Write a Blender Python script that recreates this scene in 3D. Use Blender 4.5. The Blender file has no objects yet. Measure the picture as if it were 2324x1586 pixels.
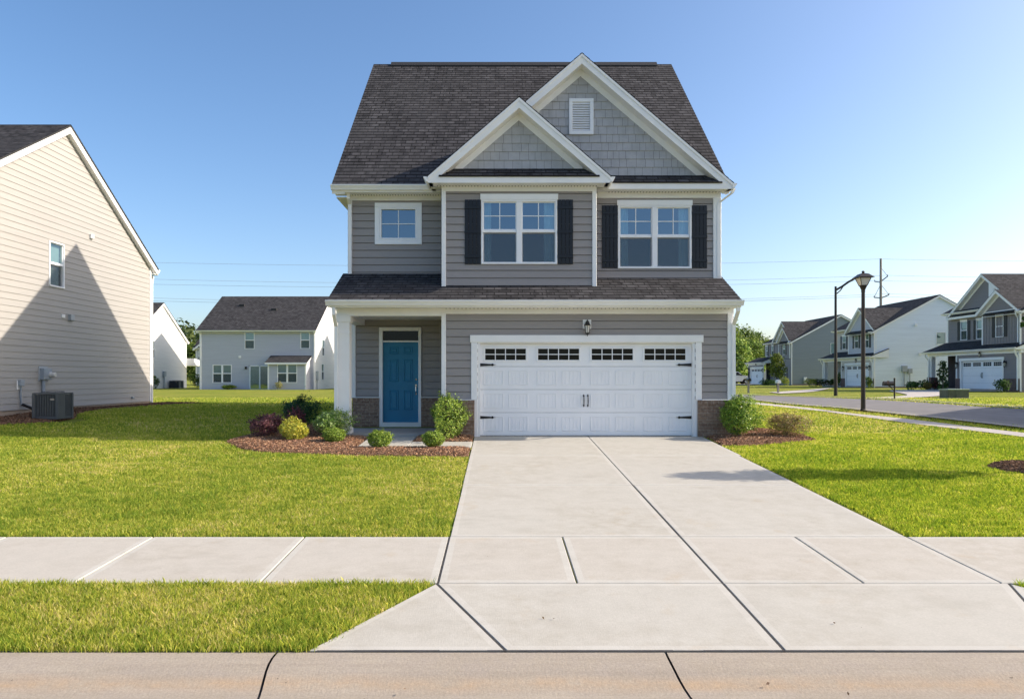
import bpy, math, random
import numpy as np
from mathutils import Vector

random.seed(7); rng = np.random.default_rng(7)
R = math.radians
SC = bpy.context.scene
COL = SC.collection
# ------------------------------------------------------------------ camera measures (pixel units of a 2324 px wide picture)
F, CX, CY, CH = 1640.0, 1132.0, 857.0, 1.33
SLOPE, YG = 0.0536, 16.4
def PX(px, Y): return (px - CX) / F * Y
def PZ(py, Y): return CH + (CY - py) / F * Y

def smooth(a, b, x):
    t = np.clip((x - a) / (b - a), 0, 1); return t * t * (3 - 2 * t)
def terr(X, Y):
    X = np.asarray(X, float); Y = np.asarray(Y, float)
    p = SLOPE * (Y - YG); k = 0.03
    z = -np.log(np.exp(-p / k) + np.exp(-0.33 / k)) * k if np.all(p < 3) else np.minimum(p, 0.33)
    z = np.where(p < -5, p, z)
    return z + 0.12 * smooth(-9.5, -13, X) * smooth(14, 17.5, Y) * (1 - smooth(20, 24, Y))
def tz(x, y):
    p = SLOPE * (y - YG)
    if p > 1.2: z = 0.33
    else:
        k = 0.03; z = -math.log(math.exp(-p / k) + math.exp(-0.33 / k)) * k
    return z + 0.12 * float(smooth(-9.5, -13, x)) * float(smooth(14, 17.5, y)) * (1 - float(smooth(20, 24, y)))
def G(px, py):
    """ground point seen at a measured place of the photograph"""
    lo, hi = 3.0, 300.0
    for _ in range(50):
        m = (lo + hi) / 2
        if PZ(py, m) > tz(PX(px, m), m): lo = m
        else: hi = m
    return (PX(px, lo), lo)

# ------------------------------------------------------------------ materials
def srgb(r, g, b):
    f = lambda c: (c / 255 / 12.92) if c <= 10 else ((c / 255 + 0.055) / 1.055) ** 2.4
    return (f(r), f(g), f(b))
def new_mat(name):
    m = bpy.data.materials.new(name); m.use_nodes = True
    nt = m.node_tree; b = nt.nodes['Principled BSDF']; return m, nt, b
def N(nt, t, **kw):
    n = nt.nodes.new(t)
    for k, v in kw.items():
        if k in n.inputs: n.inputs[k].default_value = v
        else: setattr(n, k, v)
    return n
def c4(c): return (c[0], c[1], c[2], 1)
def mixc(nt, fac, a, b, blend='MIX'):
    n = nt.nodes.new('ShaderNodeMix'); n.data_type = 'RGBA'; n.blend_type = blend
    for i, v in ((0, fac), (6, a), (7, b)):
        if hasattr(v, 'is_linked') or hasattr(v, 'links'): nt.links.new(v, n.inputs[i])
        else: n.inputs[i].default_value = v if i == 0 else c4(v)
    return n.outputs[2]
def ramp(nt, src, p0, p1):
    n = N(nt, 'ShaderNodeMapRange'); n.inputs[1].default_value = p0; n.inputs[2].default_value = p1
    nt.links.new(src, n.inputs[0]); return n.outputs[0]
def coords(nt, kind='Object', scale=(1, 1, 1)):
    t = N(nt, 'ShaderNodeTexCoord'); m = N(nt, 'ShaderNodeMapping'); m.inputs['Scale'].default_value = scale
    nt.links.new(t.outputs[kind], m.inputs[0]); return m.outputs[0]
def noise(nt, co, s, d=4, r=0.55):
    n = N(nt, 'ShaderNodeTexNoise', Scale=s, Detail=d, Roughness=r); nt.links.new(co, n.inputs['Vector']); return n.outputs['Fac']
def bump(nt, b, h, strength, dist=0.01):
    n = N(nt, 'ShaderNodeBump', Strength=strength, Distance=dist); nt.links.new(h, n.inputs['Height'])
    nt.links.new(n.outputs[0], b.inputs['Normal'])

def paint(name, c, rough=0.5, var=0.06, scale=3.0, bmp=0.0, metal=0.0, spec=0.4, stretch=(1, 1, 1)):
    m, nt, b = new_mat(name)
    co = coords(nt, 'Object', stretch)
    f = noise(nt, co, scale, 5)
    col = mixc(nt, ramp(nt, f, .3, .7), tuple(x * (1 - var) for x in c), tuple(min(1, x * (1 + var)) for x in c))
    nt.links.new(col, b.inputs['Base Color']); b.inputs['Roughness'].default_value = rough
    b.inputs['Metallic'].default_value = metal; b.inputs['Specular IOR Level'].default_value = spec
    if bmp: bump(nt, b, noise(nt, co, scale * 12, 4), bmp, 0.004)
    return m

def siding(name, c, rough=0.55):
    m, nt, b = new_mat(name)
    co = coords(nt, 'Object', (0.35, 0.35, 5.0)); f = noise(nt, co, 1.2, 4)
    co2 = coords(nt, 'Object', (1.5, 1.5, 30)); g = noise(nt, co2, 4, 3)
    col = mixc(nt, ramp(nt, f, .3, .7), tuple(x * .94 for x in c), tuple(min(1, x * 1.05) for x in c))
    col = mixc(nt, ramp(nt, g, .2, 1.3), col, tuple(x * .8 for x in c))
    nt.links.new(col, b.inputs['Base Color']); b.inputs['Roughness'].default_value = rough
    b.inputs['Specular IOR Level'].default_value = 0.3
    co3 = coords(nt, 'Object', (.9, .9, 2.5)); bump(nt, b, noise(nt, co3, 1.6, 2), 0.25, 0.02)
    return m

def shingle(name, c1, c2, c3, row=0.172, w=0.27):
    m, nt, b = new_mat(name)
    co = coords(nt, 'UV')
    nz = N(nt, 'ShaderNodeTexNoise', Scale=2.2, Detail=2.0); nt.links.new(co, nz.inputs['Vector'])
    br = N(nt, 'ShaderNodeTexBrick', Scale=1.0, Bias=0.0); br.offset = 0.37; br.squash = 1.0
    br.inputs['Mortar Size'].default_value = 0.013; br.inputs['Mortar Smooth'].default_value = 0.1
    br.inputs['Brick Width'].default_value = w; br.inputs['Row Height'].default_value = row
    br.inputs['Color1'].default_value = c4(c1); br.inputs['Color2'].default_value = c4(c2)
    br.inputs['Mortar'].default_value = c4(tuple(x * .3 for x in c1))
    nt.links.new(co, br.inputs['Vector'])
    br2 = N(nt, 'ShaderNodeTexBrick', Scale=1.0); br2.offset = 0.61; br2.inputs['Mortar Size'].default_value = 0.0
    br2.inputs['Brick Width'].default_value = w * .53; br2.inputs['Row Height'].default_value = row
    br2.inputs['Color1'].default_value = (.6, .6, .61, 1); br2.inputs['Color2'].default_value = (1.42, 1.41, 1.41, 1)
    nt.links.new(co, br2.inputs['Vector'])
    col = mixc(nt, 1.0, br.outputs['Color'], br2.outputs['Color'], 'MULTIPLY')
    big = noise(nt, co, 0.6, 4)
    col = mixc(nt, ramp(nt, big, .45, .8), col, c3)
    gr = noise(nt, co, 160, 2)
    col = mixc(nt, ramp(nt, gr, .35, .75), col, mixc(nt, 1.0, col, (1.5, 1.45, 1.4), 'MULTIPLY'))
    nt.links.new(col, b.inputs['Base Color']); b.inputs['Roughness'].default_value = 0.9
    b.inputs['Specular IOR Level'].default_value = 0.2
    inv = N(nt, 'ShaderNodeMath', operation='SUBTRACT'); inv.inputs[0].default_value = 1
    nt.links.new(br.outputs['Fac'], inv.inputs[1])
    ad = N(nt, 'ShaderNodeMath', operation='ADD'); nt.links.new(inv.outputs[0], ad.inputs[0]); nt.links.new(br2.outputs['Color'], ad.inputs[1])
    bump(nt, b, ad.outputs[0], 0.6, 0.008)
    return m

def brick(name, c1, c2, mortar):
    m, nt, b = new_mat(name); co = coords(nt, 'UV')
    br = N(nt, 'ShaderNodeTexBrick', Scale=1.0, Bias=-0.1); br.offset = 0.5
    br.inputs['Mortar Size'].default_value = 0.006; br.inputs['Mortar Smooth'].default_value = 0.15
    br.inputs['Brick Width'].default_value = 0.205; br.inputs['Row Height'].default_value = 0.0755
    br.inputs['Color1'].default_value = c4(c1); br.inputs['Color2'].default_value = c4(c2); br.inputs['Mortar'].default_value = c4(mortar)
    nt.links.new(co, br.inputs['Vector'])
    f = noise(nt, co, 14, 5); col = mixc(nt, ramp(nt, f, .4, .75), br.outputs['Color'], tuple(x * .6 for x in c1))
    nt.links.new(col, b.inputs['Base Color']); b.inputs['Roughness'].default_value = 0.85
    inv = N(nt, 'ShaderNodeMath', operation='SUBTRACT'); inv.inputs[0].default_value = 1
    nt.links.new(br.outputs['Fac'], inv.inputs[1]); bump(nt, b, inv.outputs[0], 0.8, 0.01)
    return m

def concrete(name, base, stain, var=.1, broom=True, rust=0.0):
    m, nt, b = new_mat(name); co = coords(nt, 'Object')
    f1 = noise(nt, co, 0.62, 6, .6); f2 = noise(nt, co, 4.5, 6, .7); f3 = noise(nt, co, 60, 5, .75)
    col = mixc(nt, ramp(nt, f1, .38, .66), base, stain)
    col = mixc(nt, ramp(nt, f2, .38, .68), tuple(x * 1.06 for x in base), col)
    col = mixc(nt, ramp(nt, noise(nt, co, 1.7, 5, .6), .62, .82), col, (stain[0] * 1.06, stain[1] * .97, stain[2] * .86))
    col2 = mixc(nt, 1.0, col, mixc(nt, ramp(nt, f3, .25, .75), (1 - var,) * 3, (1 + var,) * 3), 'MULTIPLY')
    st = coords(nt, 'Object', (1.0, 2.2, 1)); f4 = noise(nt, st, 1.1, 6, .7)
    col2 = mixc(nt, ramp(nt, f4, .55, 1.1), col2, tuple(x * .78 for x in stain))
    sp = N(nt, 'ShaderNodeTexVoronoi', Scale=3.0); nt.links.new(co, sp.inputs['Vector'])
    spf = ramp(nt, sp.outputs['Distance'], .018, .008)
    col2 = mixc(nt, spf, col2, (.12, .1, .08))
    nt.links.new(col2, b.inputs['Base Color']); b.inputs['Roughness'].default_value = 0.88
    b.inputs['Specular IOR Level'].default_value = 0.25
    bc = coords(nt, 'Object', (160, 12, 1) if broom else (60, 60, 60))
    bump(nt, b, noise(nt, bc, 1.0, 3), 0.35 if broom else .6, 0.003)
    return m

def curb_mat():
    m, nt, b = new_mat('curb_concrete'); co = coords(nt, 'Object')
    st = coords(nt, 'Object', (.8, 6, 3)); f = noise(nt, st, 1.4, 6, .65); g = noise(nt, co, 5, 6, .7); h = noise(nt, co, 70, 5, .75)
    a, c = (.40, .345, .275), (.33, .28, .22)
    col = mixc(nt, ramp(nt, f, .33, .68), a, c)
    col = mixc(nt, ramp(nt, g, .4, .8), col, (.36, .31, .26))
    sep = N(nt, 'ShaderNodeSeparateXYZ'); nt.links.new(co, sep.inputs[0])
    # rust-coloured tide line the gutter water leaves along the low part of the kerb
    d = N(nt, 'ShaderNodeMath', operation='ABSOLUTE'); s = N(nt, 'ShaderNodeMath', operation='SUBTRACT'); s.inputs[1].default_value = 4.73
    w = N(nt, 'ShaderNodeMath', operation='MULTIPLY_ADD'); nt.links.new(f, w.inputs[0]); w.inputs[1].default_value = .14; nt.links.new(sep.outputs[1], w.inputs[2])
    s.inputs[1].default_value = 4.80
    nt.links.new(w.outputs[0], s.inputs[0]); nt.links.new(s.outputs[0], d.inputs[0])
    k = ramp(nt, d.outputs[0], .10, .0)
    kk = N(nt, 'ShaderNodeMath', operation='MULTIPLY'); nt.links.new(k, kk.inputs[0]); nt.links.new(ramp(nt, g, .25, .65), kk.inputs[1])
    col = mixc(nt, kk.outputs[0], col, (.42, .31, .205))
    col = mixc(nt, 1.0, col, mixc(nt, ramp(nt, h, .25, .75), (.74,) * 3, (1.22,) * 3), 'MULTIPLY')
    sp = N(nt, 'ShaderNodeTexVoronoi', Scale=5.0); nt.links.new(co, sp.inputs['Vector'])
    col = mixc(nt, ramp(nt, sp.outputs['Distance'], .03, .012), col, (.1, .08, .06))
    nt.links.new(col, b.inputs['Base Color']); b.inputs['Roughness'].default_value = 0.9; b.inputs['Specular IOR Level'].default_value = .2
    bump(nt, b, noise(nt, coords(nt, 'Object', (45, 18, 18)), 1.2, 5, .7), 0.7, 0.004)
    return m

def leafmat(name, trans=0.35, rough=0.55):
    m, nt, b = new_mat(name)
    at = N(nt, 'ShaderNodeAttribute'); at.attribute_name = 'tint'
    nt.links.new(at.outputs['Color'], b.inputs['Base Color']); b.inputs['Roughness'].default_value = rough
    b.inputs['Specular IOR Level'].default_value = 0.3
    tr = N(nt, 'ShaderNodeBsdfTranslucent'); nt.links.new(at.outputs['Color'], tr.inputs['Color'])
    mx = N(nt, 'ShaderNodeMixShader'); mx.inputs[0].default_value = trans
    nt.links.new(b.outputs[0], mx.inputs[1]); nt.links.new(tr.outputs[0], mx.inputs[2])
    nt.links.new(mx.outputs[0], nt.nodes['Material Output'].inputs[0])
    return m

def glass(name, refl=0.3, tint=(.75, .85, .92), gl=(.8, .9, 1.0), fr=.6):
    m, nt, b = new_mat(name); nt.nodes.remove(b)
    t = N(nt, 'ShaderNodeBsdfTransparent'); t.inputs[0].default_value = c4(tint)
    g = N(nt, 'ShaderNodeBsdfGlossy'); g.inputs['Color'].default_value = c4(gl); g.inputs['Roughness'].default_value = 0.02
    co = coords(nt, 'Object'); bn = N(nt, 'ShaderNodeBump', Strength=.08, Distance=.02)
    nt.links.new(noise(nt, co, 1.3, 2), bn.inputs['Height']); nt.links.new(bn.outputs[0], g.inputs['Normal'])
    lw = N(nt, 'ShaderNodeLayerWeight', Blend=0.3)
    md = N(nt, 'ShaderNodeMath', operation='MULTIPLY_ADD'); nt.links.new(lw.outputs['Fresnel'], md.inputs[0]); md.inputs[1].default_value = fr; md.inputs[2].default_value = refl
    mx = N(nt, 'ShaderNodeMixShader'); nt.links.new(md.outputs[0], mx.inputs[0])
    nt.links.new(t.outputs[0], mx.inputs[1]); nt.links.new(g.outputs[0], mx.inputs[2])
    nt.links.new(mx.outputs[0], nt.nodes['Material Output'].inputs[0]); return m

def screenmat():
    m, nt, b = new_mat('insect_screen'); b.inputs['Base Color'].default_value = (.05, .055, .06, 1); b.inputs['Roughness'].default_value = .7
    t = N(nt, 'ShaderNodeBsdfTransparent'); mx = N(nt, 'ShaderNodeMixShader'); mx.inputs[0].default_value = .45
    nt.links.new(t.outputs[0], mx.inputs[1]); nt.links.new(b.outputs[0], mx.inputs[2])
    nt.links.new(mx.outputs[0], nt.nodes['Material Output'].inputs[0]); return m

M = {}
M['trim'] = paint('white_trim', (.84, .84, .825), .45, .03)
M['trim_cool'] = paint('white_vinyl', (.84, .85, .86), .35, .02)
M['siding'] = siding('grey_siding', (.325, .300, .285))
M['shake'] = paint('grey_shake', (.42, .42, .425), .7, .1, 5, .2)
M['shake_back'] = paint('shake_gap', (.13, .125, .12), .8)
M['shutter'] = paint('black_shutter', (.009, .0105, .015), .4, .15, 6)
M['door'] = paint('blue_door', (.007, .175, .315), .4, .05, 3)
M['roof'] = shingle('charcoal_shingle', (.036, .0355, .038), (.057, .0565, .060), (.046, .0455, .048))
M['roof_far'] = shingle('charcoal_shingle_far', (.038, .038, .0405), (.060, .060, .0635), (.049, .049, .052), .15, .36)
M['roof_edge'] = paint('drip_edge', (.03, .03, .03), .7)
M['brick'] = brick('brown_brick', (.235, .15, .10), (.37, .26, .185), (.38, .325, .26))
M['conc'] = concrete('driveway_concrete', (.445, .424, .372), (.40, .368, .305), .12)
M['conc_edge'] = concrete('trowelled_edge', (.48, .46, .41), (.445, .415, .355), .06, False)
M['walk'] = concrete('sidewalk_concrete', (.45, .42, .366), (.405, .368, .305), .12)
M['walk_far'] = concrete('pale_concrete', (.46, .42, .38), (.4, .36, .31))
M['joint'] = paint('joint_filler', (.045, .043, .042), .95, .3, 8)
M['curb'] = curb_mat()
M['slab'] = concrete('porch_concrete', (.36, .35, .33), (.3, .285, .26))
M['asphalt'] = paint('asphalt', (.20, .19, .185), .9, .14, 2.0, .6, spec=.2)
M['glass'] = glass('window_glass', .27, (.62, .78, .84), (.62, .78, .9))
M['glass_dark'] = glass('dark_glass', .012, (.35, .36, .36), (.9, .9, .9), .25)
M['glass_far'] = glass('far_glass', .16, (.7, .8, .8), (.75, .9, 1.0))
M['screen'] = screenmat()
M['curtain'] = paint('sheer_curtain', (.72, .80, .78), .9, .1, 4)
M['blind'] = paint('pale_blind', (.34, .42, .40), .8, .08, 3)
M['dim_blind'] = paint('dim_blind', (.10, .15, .14), .8, .1, 3)
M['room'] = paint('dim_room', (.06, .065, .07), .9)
M['kerb_far'] = concrete('far_kerb', (.30, .28, .26), (.26, .24, .21), .1, False)
M['iron'] = paint('black_iron', (.012, .012, .014), .4, .2)
M['pole'] = paint('dark_bronze', (.022, .018, .016), .4, .3, 4)
M['steel'] = paint('brushed_nickel', (.55, .52, .47), .25, .05, 9, metal=1.0)
M['galv'] = paint('galvanised_box', (.36, .39, .41), .5, .1)
M['conduit'] = paint('grey_conduit', (.30, .34, .38), .5, .05)
M['ac'] = paint('dark_grey_enamel', (.075, .082, .09), .45, .1)
M['coil_unlit'] = paint('coil_and_unlit_black', (.012, .013, .015), .6)
M['frost'] = paint('lamp_glass', (.62, .60, .55), .3, .05)
M['beige'] = siding('beige_siding', (.42, .402, .375))
M['white_siding'] = siding('white_siding', (.74, .735, .71))
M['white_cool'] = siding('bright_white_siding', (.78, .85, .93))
M['backgrey'] = siding('pale_grey_siding', (.50, .51, .565))
M['bluegrey'] = siding('blue_grey_siding', (.235, .27, .29))
M['cream'] = siding('cream_siding', (.55, .51, .46))
M['taupe'] = siding('taupe_siding', (.235, .22, .225))
M['brick_red'] = brick('dark_brick', (.13, .075, .06), (.2, .12, .1), (.25, .22, .2))
M['foundation'] = concrete('foundation', (.40, .32, .25), (.33, .26, .2), .1, False)
M['green_box'] = paint('green_enamel', (.085, .105, .075), .5, .35, 3)
M['green_pale'] = paint('pale_green_plastic', (.24, .31, .23), .5, .1, 3)
M['wood'] = paint('weathered_wood', (.33, .29, .25), .85, .25, 5, stretch=(1, 1, .2))
M['white_paint'] = paint('truck_paint', (.70, .73, .76), .25, .02, 2, spec=.6)
M['rubber'] = paint('tyre_rubber', (.015, .015, .016), .8)
M['bark'] = paint('bark', (.13, .10, .08), .95, .3, 7, .6, stretch=(1, 1, .25))
M['leaf'] = leafmat('leaf', .32, .38); M['grass'] = leafmat('grass_blade', .5, .5); M['far_leaf'] = leafmat('far_leaf', .3, .7)
M['chip'] = leafmat('mulch_chip', .0, .9)
def soil():
    m, nt, b = new_mat('lawn_ground'); co = coords(nt, 'Object')
    a = noise(nt, co, 1.3, 6, .65); f = noise(nt, co, 22, 5, .7); g = noise(nt, coords(nt, 'Object', (.5, 1.4, 1)), .35, 5, .6)
    col = mixc(nt, ramp(nt, a, .35, .68), (.19, .27, .03), (.36, .40, .05))
    col = mixc(nt, ramp(nt, g, .4, .7), col, (.46, .42, .09))
    col = mixc(nt, ramp(nt, f, .38, .75), mixc(nt, 1, col, (.55,) * 3, 'MULTIPLY'), col)
    nt.links.new(col, b.inputs['Base Color']); b.inputs['Roughness'].default_value = 1; b.inputs['Specular IOR Level'].default_value = .1
    bump(nt, b, f, 1.0, .05); return m
M['soil'] = soil()
def mulchmat():
    m, nt, b = new_mat('bark_mulch'); co = coords(nt, 'Object')
    v = N(nt, 'ShaderNodeTexVoronoi', Scale=38.0); v.feature = 'F1'; nt.links.new(coords(nt, 'Object', (1, 1.8, 1)), v.inputs['Vector'])
    col = mixc(nt, ramp(nt, v.outputs['Color'], .1, .9), (.12, .068, .044), (.36, .215, .135))
    nt.links.new(col, b.inputs['Base Color']); b.inputs['Roughness'].default_value = .95; b.inputs['Specular IOR Level'].default_value = .1
    bump(nt, b, v.outputs['Distance'], 1.0, .03); return m
M['mulch'] = mulchmat()

# ------------------------------------------------------------------ mesh builder
class MB:
    def __init__(s): s.v = []; s.f = []; s.uv = []; s.mi = []; s.cur = 0; s.sm = []; s.smooth = False
    def poly(s, pts, uv=None):
        i = len(s.v); s.v += [tuple(p) for p in pts]; s.f.append(tuple(range(i, i + len(pts))))
        s.uv.append(uv if uv else [(p[0] + p[1], p[2]) for p in pts]); s.mi.append(s.cur); s.sm.append(s.smooth)
    def hexa(s, c):
        for q in ((0, 3, 2, 1), (4, 5, 6, 7), (0, 1, 5, 4), (1, 2, 6, 5), (2, 3, 7, 6), (3, 0, 4, 7)): s.poly([c[i] for i in q])
    def box(s, x0, x1, y0, y1, z0, z1):
        s.hexa([(x0, y0, z0), (x1, y0, z0), (x1, y1, z0), (x0, y1, z0), (x0, y0, z1), (x1, y0, z1), (x1, y1, z1), (x0, y1, z1)])
    def fbox(s, f, a0, a1, b0, b1, d0, d1):
        s.hexa([f(a0, b0, d0), f(a1, b0, d0), f(a1, b0, d1), f(a0, b0, d1), f(a0, b1, d0), f(a1, b1, d0), f(a1, b1, d1), f(a0, b1, d1)])
    def bbox(s, f, a0, a1, b0, b1, d0, d1, r=.006):
        """box in a wall frame with a small chamfer round its front"""
        r = min(r, (a1 - a0) / 3, (b1 - b0) / 3, (d1 - d0))
        k = [f(a0, b0, d0), f(a1, b0, d0), f(a1, b1, d0), f(a0, b1, d0)]
        m = [f(a0, b0, d1 - r), f(a1, b0, d1 - r), f(a1, b1, d1 - r), f(a0, b1, d1 - r)]
        t = [f(a0 + r, b0 + r, d1), f(a1 - r, b0 + r, d1), f(a1 - r, b1 - r, d1), f(a0 + r, b1 - r, d1)]
        s.poly(t)
        for i in range(4):
            j = (i + 1) % 4; s.poly([k[i], k[j], m[j], m[i]]); s.poly([m[i], m[j], t[j], t[i]])
    def prism(s, pts2, fn0, fn1):
        a = [fn0(p) for p in pts2]; b = [fn1(p) for p in pts2]; n = len(a)
        s.poly(a[::-1]); s.poly(b)
        for i in range(n):
            j = (i + 1) % n; s.poly([a[i], a[j], b[j], b[i]])
    def tube(s, path, r, n=8, cap=True):
        path = [Vector(p) for p in path]; rs = r if isinstance(r, (list, tuple)) else [r] * len(path)
        rings = []; up = None
        for i, p in enumerate(path):
            t = (path[min(i + 1, len(path) - 1)] - path[max(i - 1, 0)]).normalized()
            if up is None: up = t.orthogonal().normalized()
            up = (up - t * up.dot(t)).normalized(); w = t.cross(up)
            rings.append([p + (up * math.cos(2 * math.pi * k / n + math.pi / n) + w * math.sin(2 * math.pi * k / n + math.pi / n)) * rs[i] for k in range(n)])
        o = s.smooth; s.smooth = n > 5
        for a, b in zip(rings, rings[1:]):
            for k in range(n): s.poly([a[k], a[(k + 1) % n], b[(k + 1) % n], b[k]])
        s.smooth = o
        if cap: s.poly(rings[0][::-1]); s.poly(rings[-1])
    def lathe(s, prof, c=(0, 0, 0), n=16, rot=0):
        o = s.smooth; s.smooth = n > 8
        rs = [[(c[0] + r * math.cos(2 * math.pi * k / n + rot), c[1] + r * math.sin(2 * math.pi * k / n + rot), c[2] + z) for k in range(n)] for r, z in prof]
        for a, b in zip(rs, rs[1:]):
            for k in range(n): s.poly([a[k], a[(k + 1) % n], b[(k + 1) % n], b[k]])
        s.smooth = o
        s.poly(rs[0][::-1]); s.poly(rs[-1])
    def rtube(s, f, path, hw, hd):
        """rectangular pipe following a path of (a, b, d) in a wall frame"""
        rings = []
        for i, (a, b, d) in enumerate(path):
            rings.append([f(a - hw, b, d - hd), f(a + hw, b, d - hd), f(a + hw, b, d + hd), f(a - hw, b, d + hd)])
        for p, q in zip(rings, rings[1:]):
            for k in range(4): s.poly([p[k], p[(k + 1) % 4], q[(k + 1) % 4], q[k]])
        s.poly(rings[0]); s.poly(rings[-1])
    def lap(s, f, poly, lap=.178, lip=.021, holes=(), start=None, gap=None):
        if gap is None: gap = .011 if lip > .02 else 0
        bs = [p[1] for p in poly]; b0, b1 = min(bs), max(bs); start = b0 if start is None else start
        n0 = math.floor((b0 - start) / lap); rows = [start + lap * k for k in range(n0, int((b1 - start) / lap) + 2)]
        br = sorted(set([round(x, 5) for x in rows + ([r - gap for r in rows] if gap else []) + bs + [h[2] for h in holes] + [h[3] for h in holes] if b0 - 1e-6 <= x <= b1 + 1e-6]))
        def lim(b):
            xs = []
            n = len(poly)
            for i in range(n):
                (xa, ya), (xb, yb) = poly[i], poly[(i + 1) % n]
                if abs(ya - yb) < 1e-9:
                    if abs(b - ya) < 1e-6: xs += [xa, xb]
                elif min(ya, yb) - 1e-6 <= b <= max(ya, yb) + 1e-6: xs.append(xa + (xb - xa) * (b - ya) / (yb - ya))
            return (min(xs), max(xs)) if xs else None
        def dd(b, up):
            t = (b - start) / lap; k = math.floor(t + (1e-4 if up else -1e-4)); return lip * (1 - (t - k))
        for p, q in zip(br, br[1:]):
            if q - p < 1e-4: continue
            l0, l1 = lim(p + 1e-5), lim(q - 1e-5)
            if not l0 or not l1: continue
            cuts = sorted([(h[0], h[1]) for h in holes if h[2] < (p + q) / 2 < h[3]])
            segs = []; x = None
            edges = [(l0[0], l1[0])]
            for c in cuts: edges += [(c[0], c[0]), (c[1], c[1])]
            edges.append((l0[1], l1[1]))
            for k in range(0, len(edges), 2):
                (xa0, xa1), (xb0, xb1) = edges[k], edges[k + 1]
                if xb0 - xa0 < 1e-4 and xb1 - xa1 < 1e-4: continue
                d0, d1 = dd(p, True), dd(q, False)
                if gap and ((p + q) / 2 - start) % lap > lap - gap:      # the shadow gap under the butt of the board above
                    s.poly([f(xa0, p, -.03), f(xb0, p, -.03), f(xb1, q, -.03), f(xa1, q, -.03)], [(xa0, p)] * 4); s.poly([f(xa0, p, -.03), f(xb0, p, -.03), f(xb0, p, d0), f(xa0, p, d0)], [(xa0, p)] * 4); continue
                s.poly([f(xa0, p, d0), f(xb0, p, d0), f(xb1, q, d1), f(xa1, q, d1)], [(xa0, p), (xb0, p), (xb1, q), (xa1, q)])
                if abs(d0 - lip) < 1e-4: s.poly([f(xa0, p, -.03 if gap else 0), f(xb0, p, -.03 if gap else 0), f(xb0, p, lip), f(xa0, p, lip)], [(xa0, p)] * 4)
    def data(s, name, mats, off=(0, 0, 0)):
        me = bpy.data.meshes.new(name); o = Vector(off)
        me.from_pydata([(v[0] - o.x, v[1] - o.y, v[2] - o.z) for v in s.v], [], s.f)
        uv = me.uv_layers.new(name='UVMap'); flat = []
        for u in s.uv:
            for p in u: flat += [p[0], p[1]]
        uv.data.foreach_set('uv', flat)
        for m in mats: me.materials.append(m)
        me.polygons.foreach_set('material_index', s.mi); me.polygons.foreach_set('use_smooth', s.sm); me.update()
        return me

def tag(o, label=None, cat=None, group=None, kind=None):
    for k, v in (('label', label), ('category', cat), ('group', group), ('kind', kind)):
        if v: o[k] = v
    return o
def link(name, me, parent=None):
    o = bpy.data.objects.new(name, me); COL.objects.link(o)
    if parent: o.parent = parent
    return o
class Thing:
    def __init__(s, name, label, cat, loc=(0, 0, 0), rot=0, group=None, world=False):
        s.root = bpy.data.objects.new(name, None); COL.objects.link(s.root); s.root.location = loc; s.root.rotation_euler = (0, 0, rot)
        s.root.empty_display_size = .2
        tag(s.root, label, cat, group); s.off = loc if world else (0, 0, 0)
    def add(s, name, mb, mats, parent=None, label=None):
        mats = mats if isinstance(mats, list) else [mats]
        o = link(name, mb.data(name, [M[m] for m in mats], s.off), parent or s.root)
        if label: o['label'] = label
        return o
    def addme(s, name, me, parent=None): return link(name, me, parent or s.root)
def solo(name, mb, mats, label, cat, group=None, kind=None, loc=(0, 0, 0)):
    mats = mats if isinstance(mats, list) else [mats]
    o = link(name, mb.data(name, [M[m] for m in mats], loc)); o.location = loc
    return tag(o, label, cat, group, kind)

def frame_y(Y, s=-1): return lambda a, b, d: (a, Y + s * d, b)             # wall in the plane y = Y, outside towards -y
def frame_x(X, s=1): return lambda a, b, d: (X + s * d, a, b)              # wall in the plane x = X
def frame_g(o, u, v, n):
    o, u, v, n = map(Vector, (o, u, v, n)); return lambda a, b, d: tuple(o + u * a + v * b + n * d)

def raw_mesh(name, verts, faces_n, mat, tint):
    """verts (n*k,3): every k in a row make one face"""
    k = faces_n; n = len(verts) // k
    me = bpy.data.meshes.new(name); me.vertices.add(len(verts)); me.vertices.foreach_set('co', verts.astype(np.float32).ravel())
    me.loops.add(len(verts)); me.loops.foreach_set('vertex_index', np.arange(len(verts), dtype=np.int32))
    me.polygons.add(n); me.polygons.foreach_set('loop_start', np.arange(0, len(verts), k, dtype=np.int32))
    try: me.polygons.foreach_set('loop_total', np.full(n, k, dtype=np.int32))
    except Exception: pass
    at = me.attributes.new('tint', 'FLOAT_COLOR', 'POINT')
    c = np.ones((len(verts), 4), np.float32); c[:, :3] = np.repeat(tint, k, axis=0); at.data.foreach_set('color', c.ravel())
    me.materials.append(mat); me.update(calc_edges=True); return me

def leaves(name, cen, size, tint, mat, outward=None, aspect=.55, up=.3):
    n = len(cen); d = rng.normal(size=(n, 3))
    if outward is not None: d = d * .7 + outward * .9
    d[:, 2] += up; d /= np.linalg.norm(d, axis=1)[:, None] + 1e-9
    t = np.cross(d, rng.normal(size=(n, 3))); t /= np.linalg.norm(t, axis=1)[:, None] + 1e-9
    b = np.cross(d, t); s = (size * rng.uniform(.6, 1.3, n))[:, None]
    v = np.stack([cen - t * s, cen - b * s * aspect + d * s * .15, cen + t * s, cen + b * s * aspect + d * s * .15], 1).reshape(-1, 3)
    return raw_mesh(name, v, 4, mat, tint)

def tints(n, cols, jit=.18, w=None):
    cols = np.array(cols); k = rng.choice(len(cols), n, p=w)
    return np.clip(cols[k] * rng.uniform(1 - jit, 1 + jit, (n, 1)) * rng.uniform(.95, 1.05, (n, 3)), 0, 1)

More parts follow.
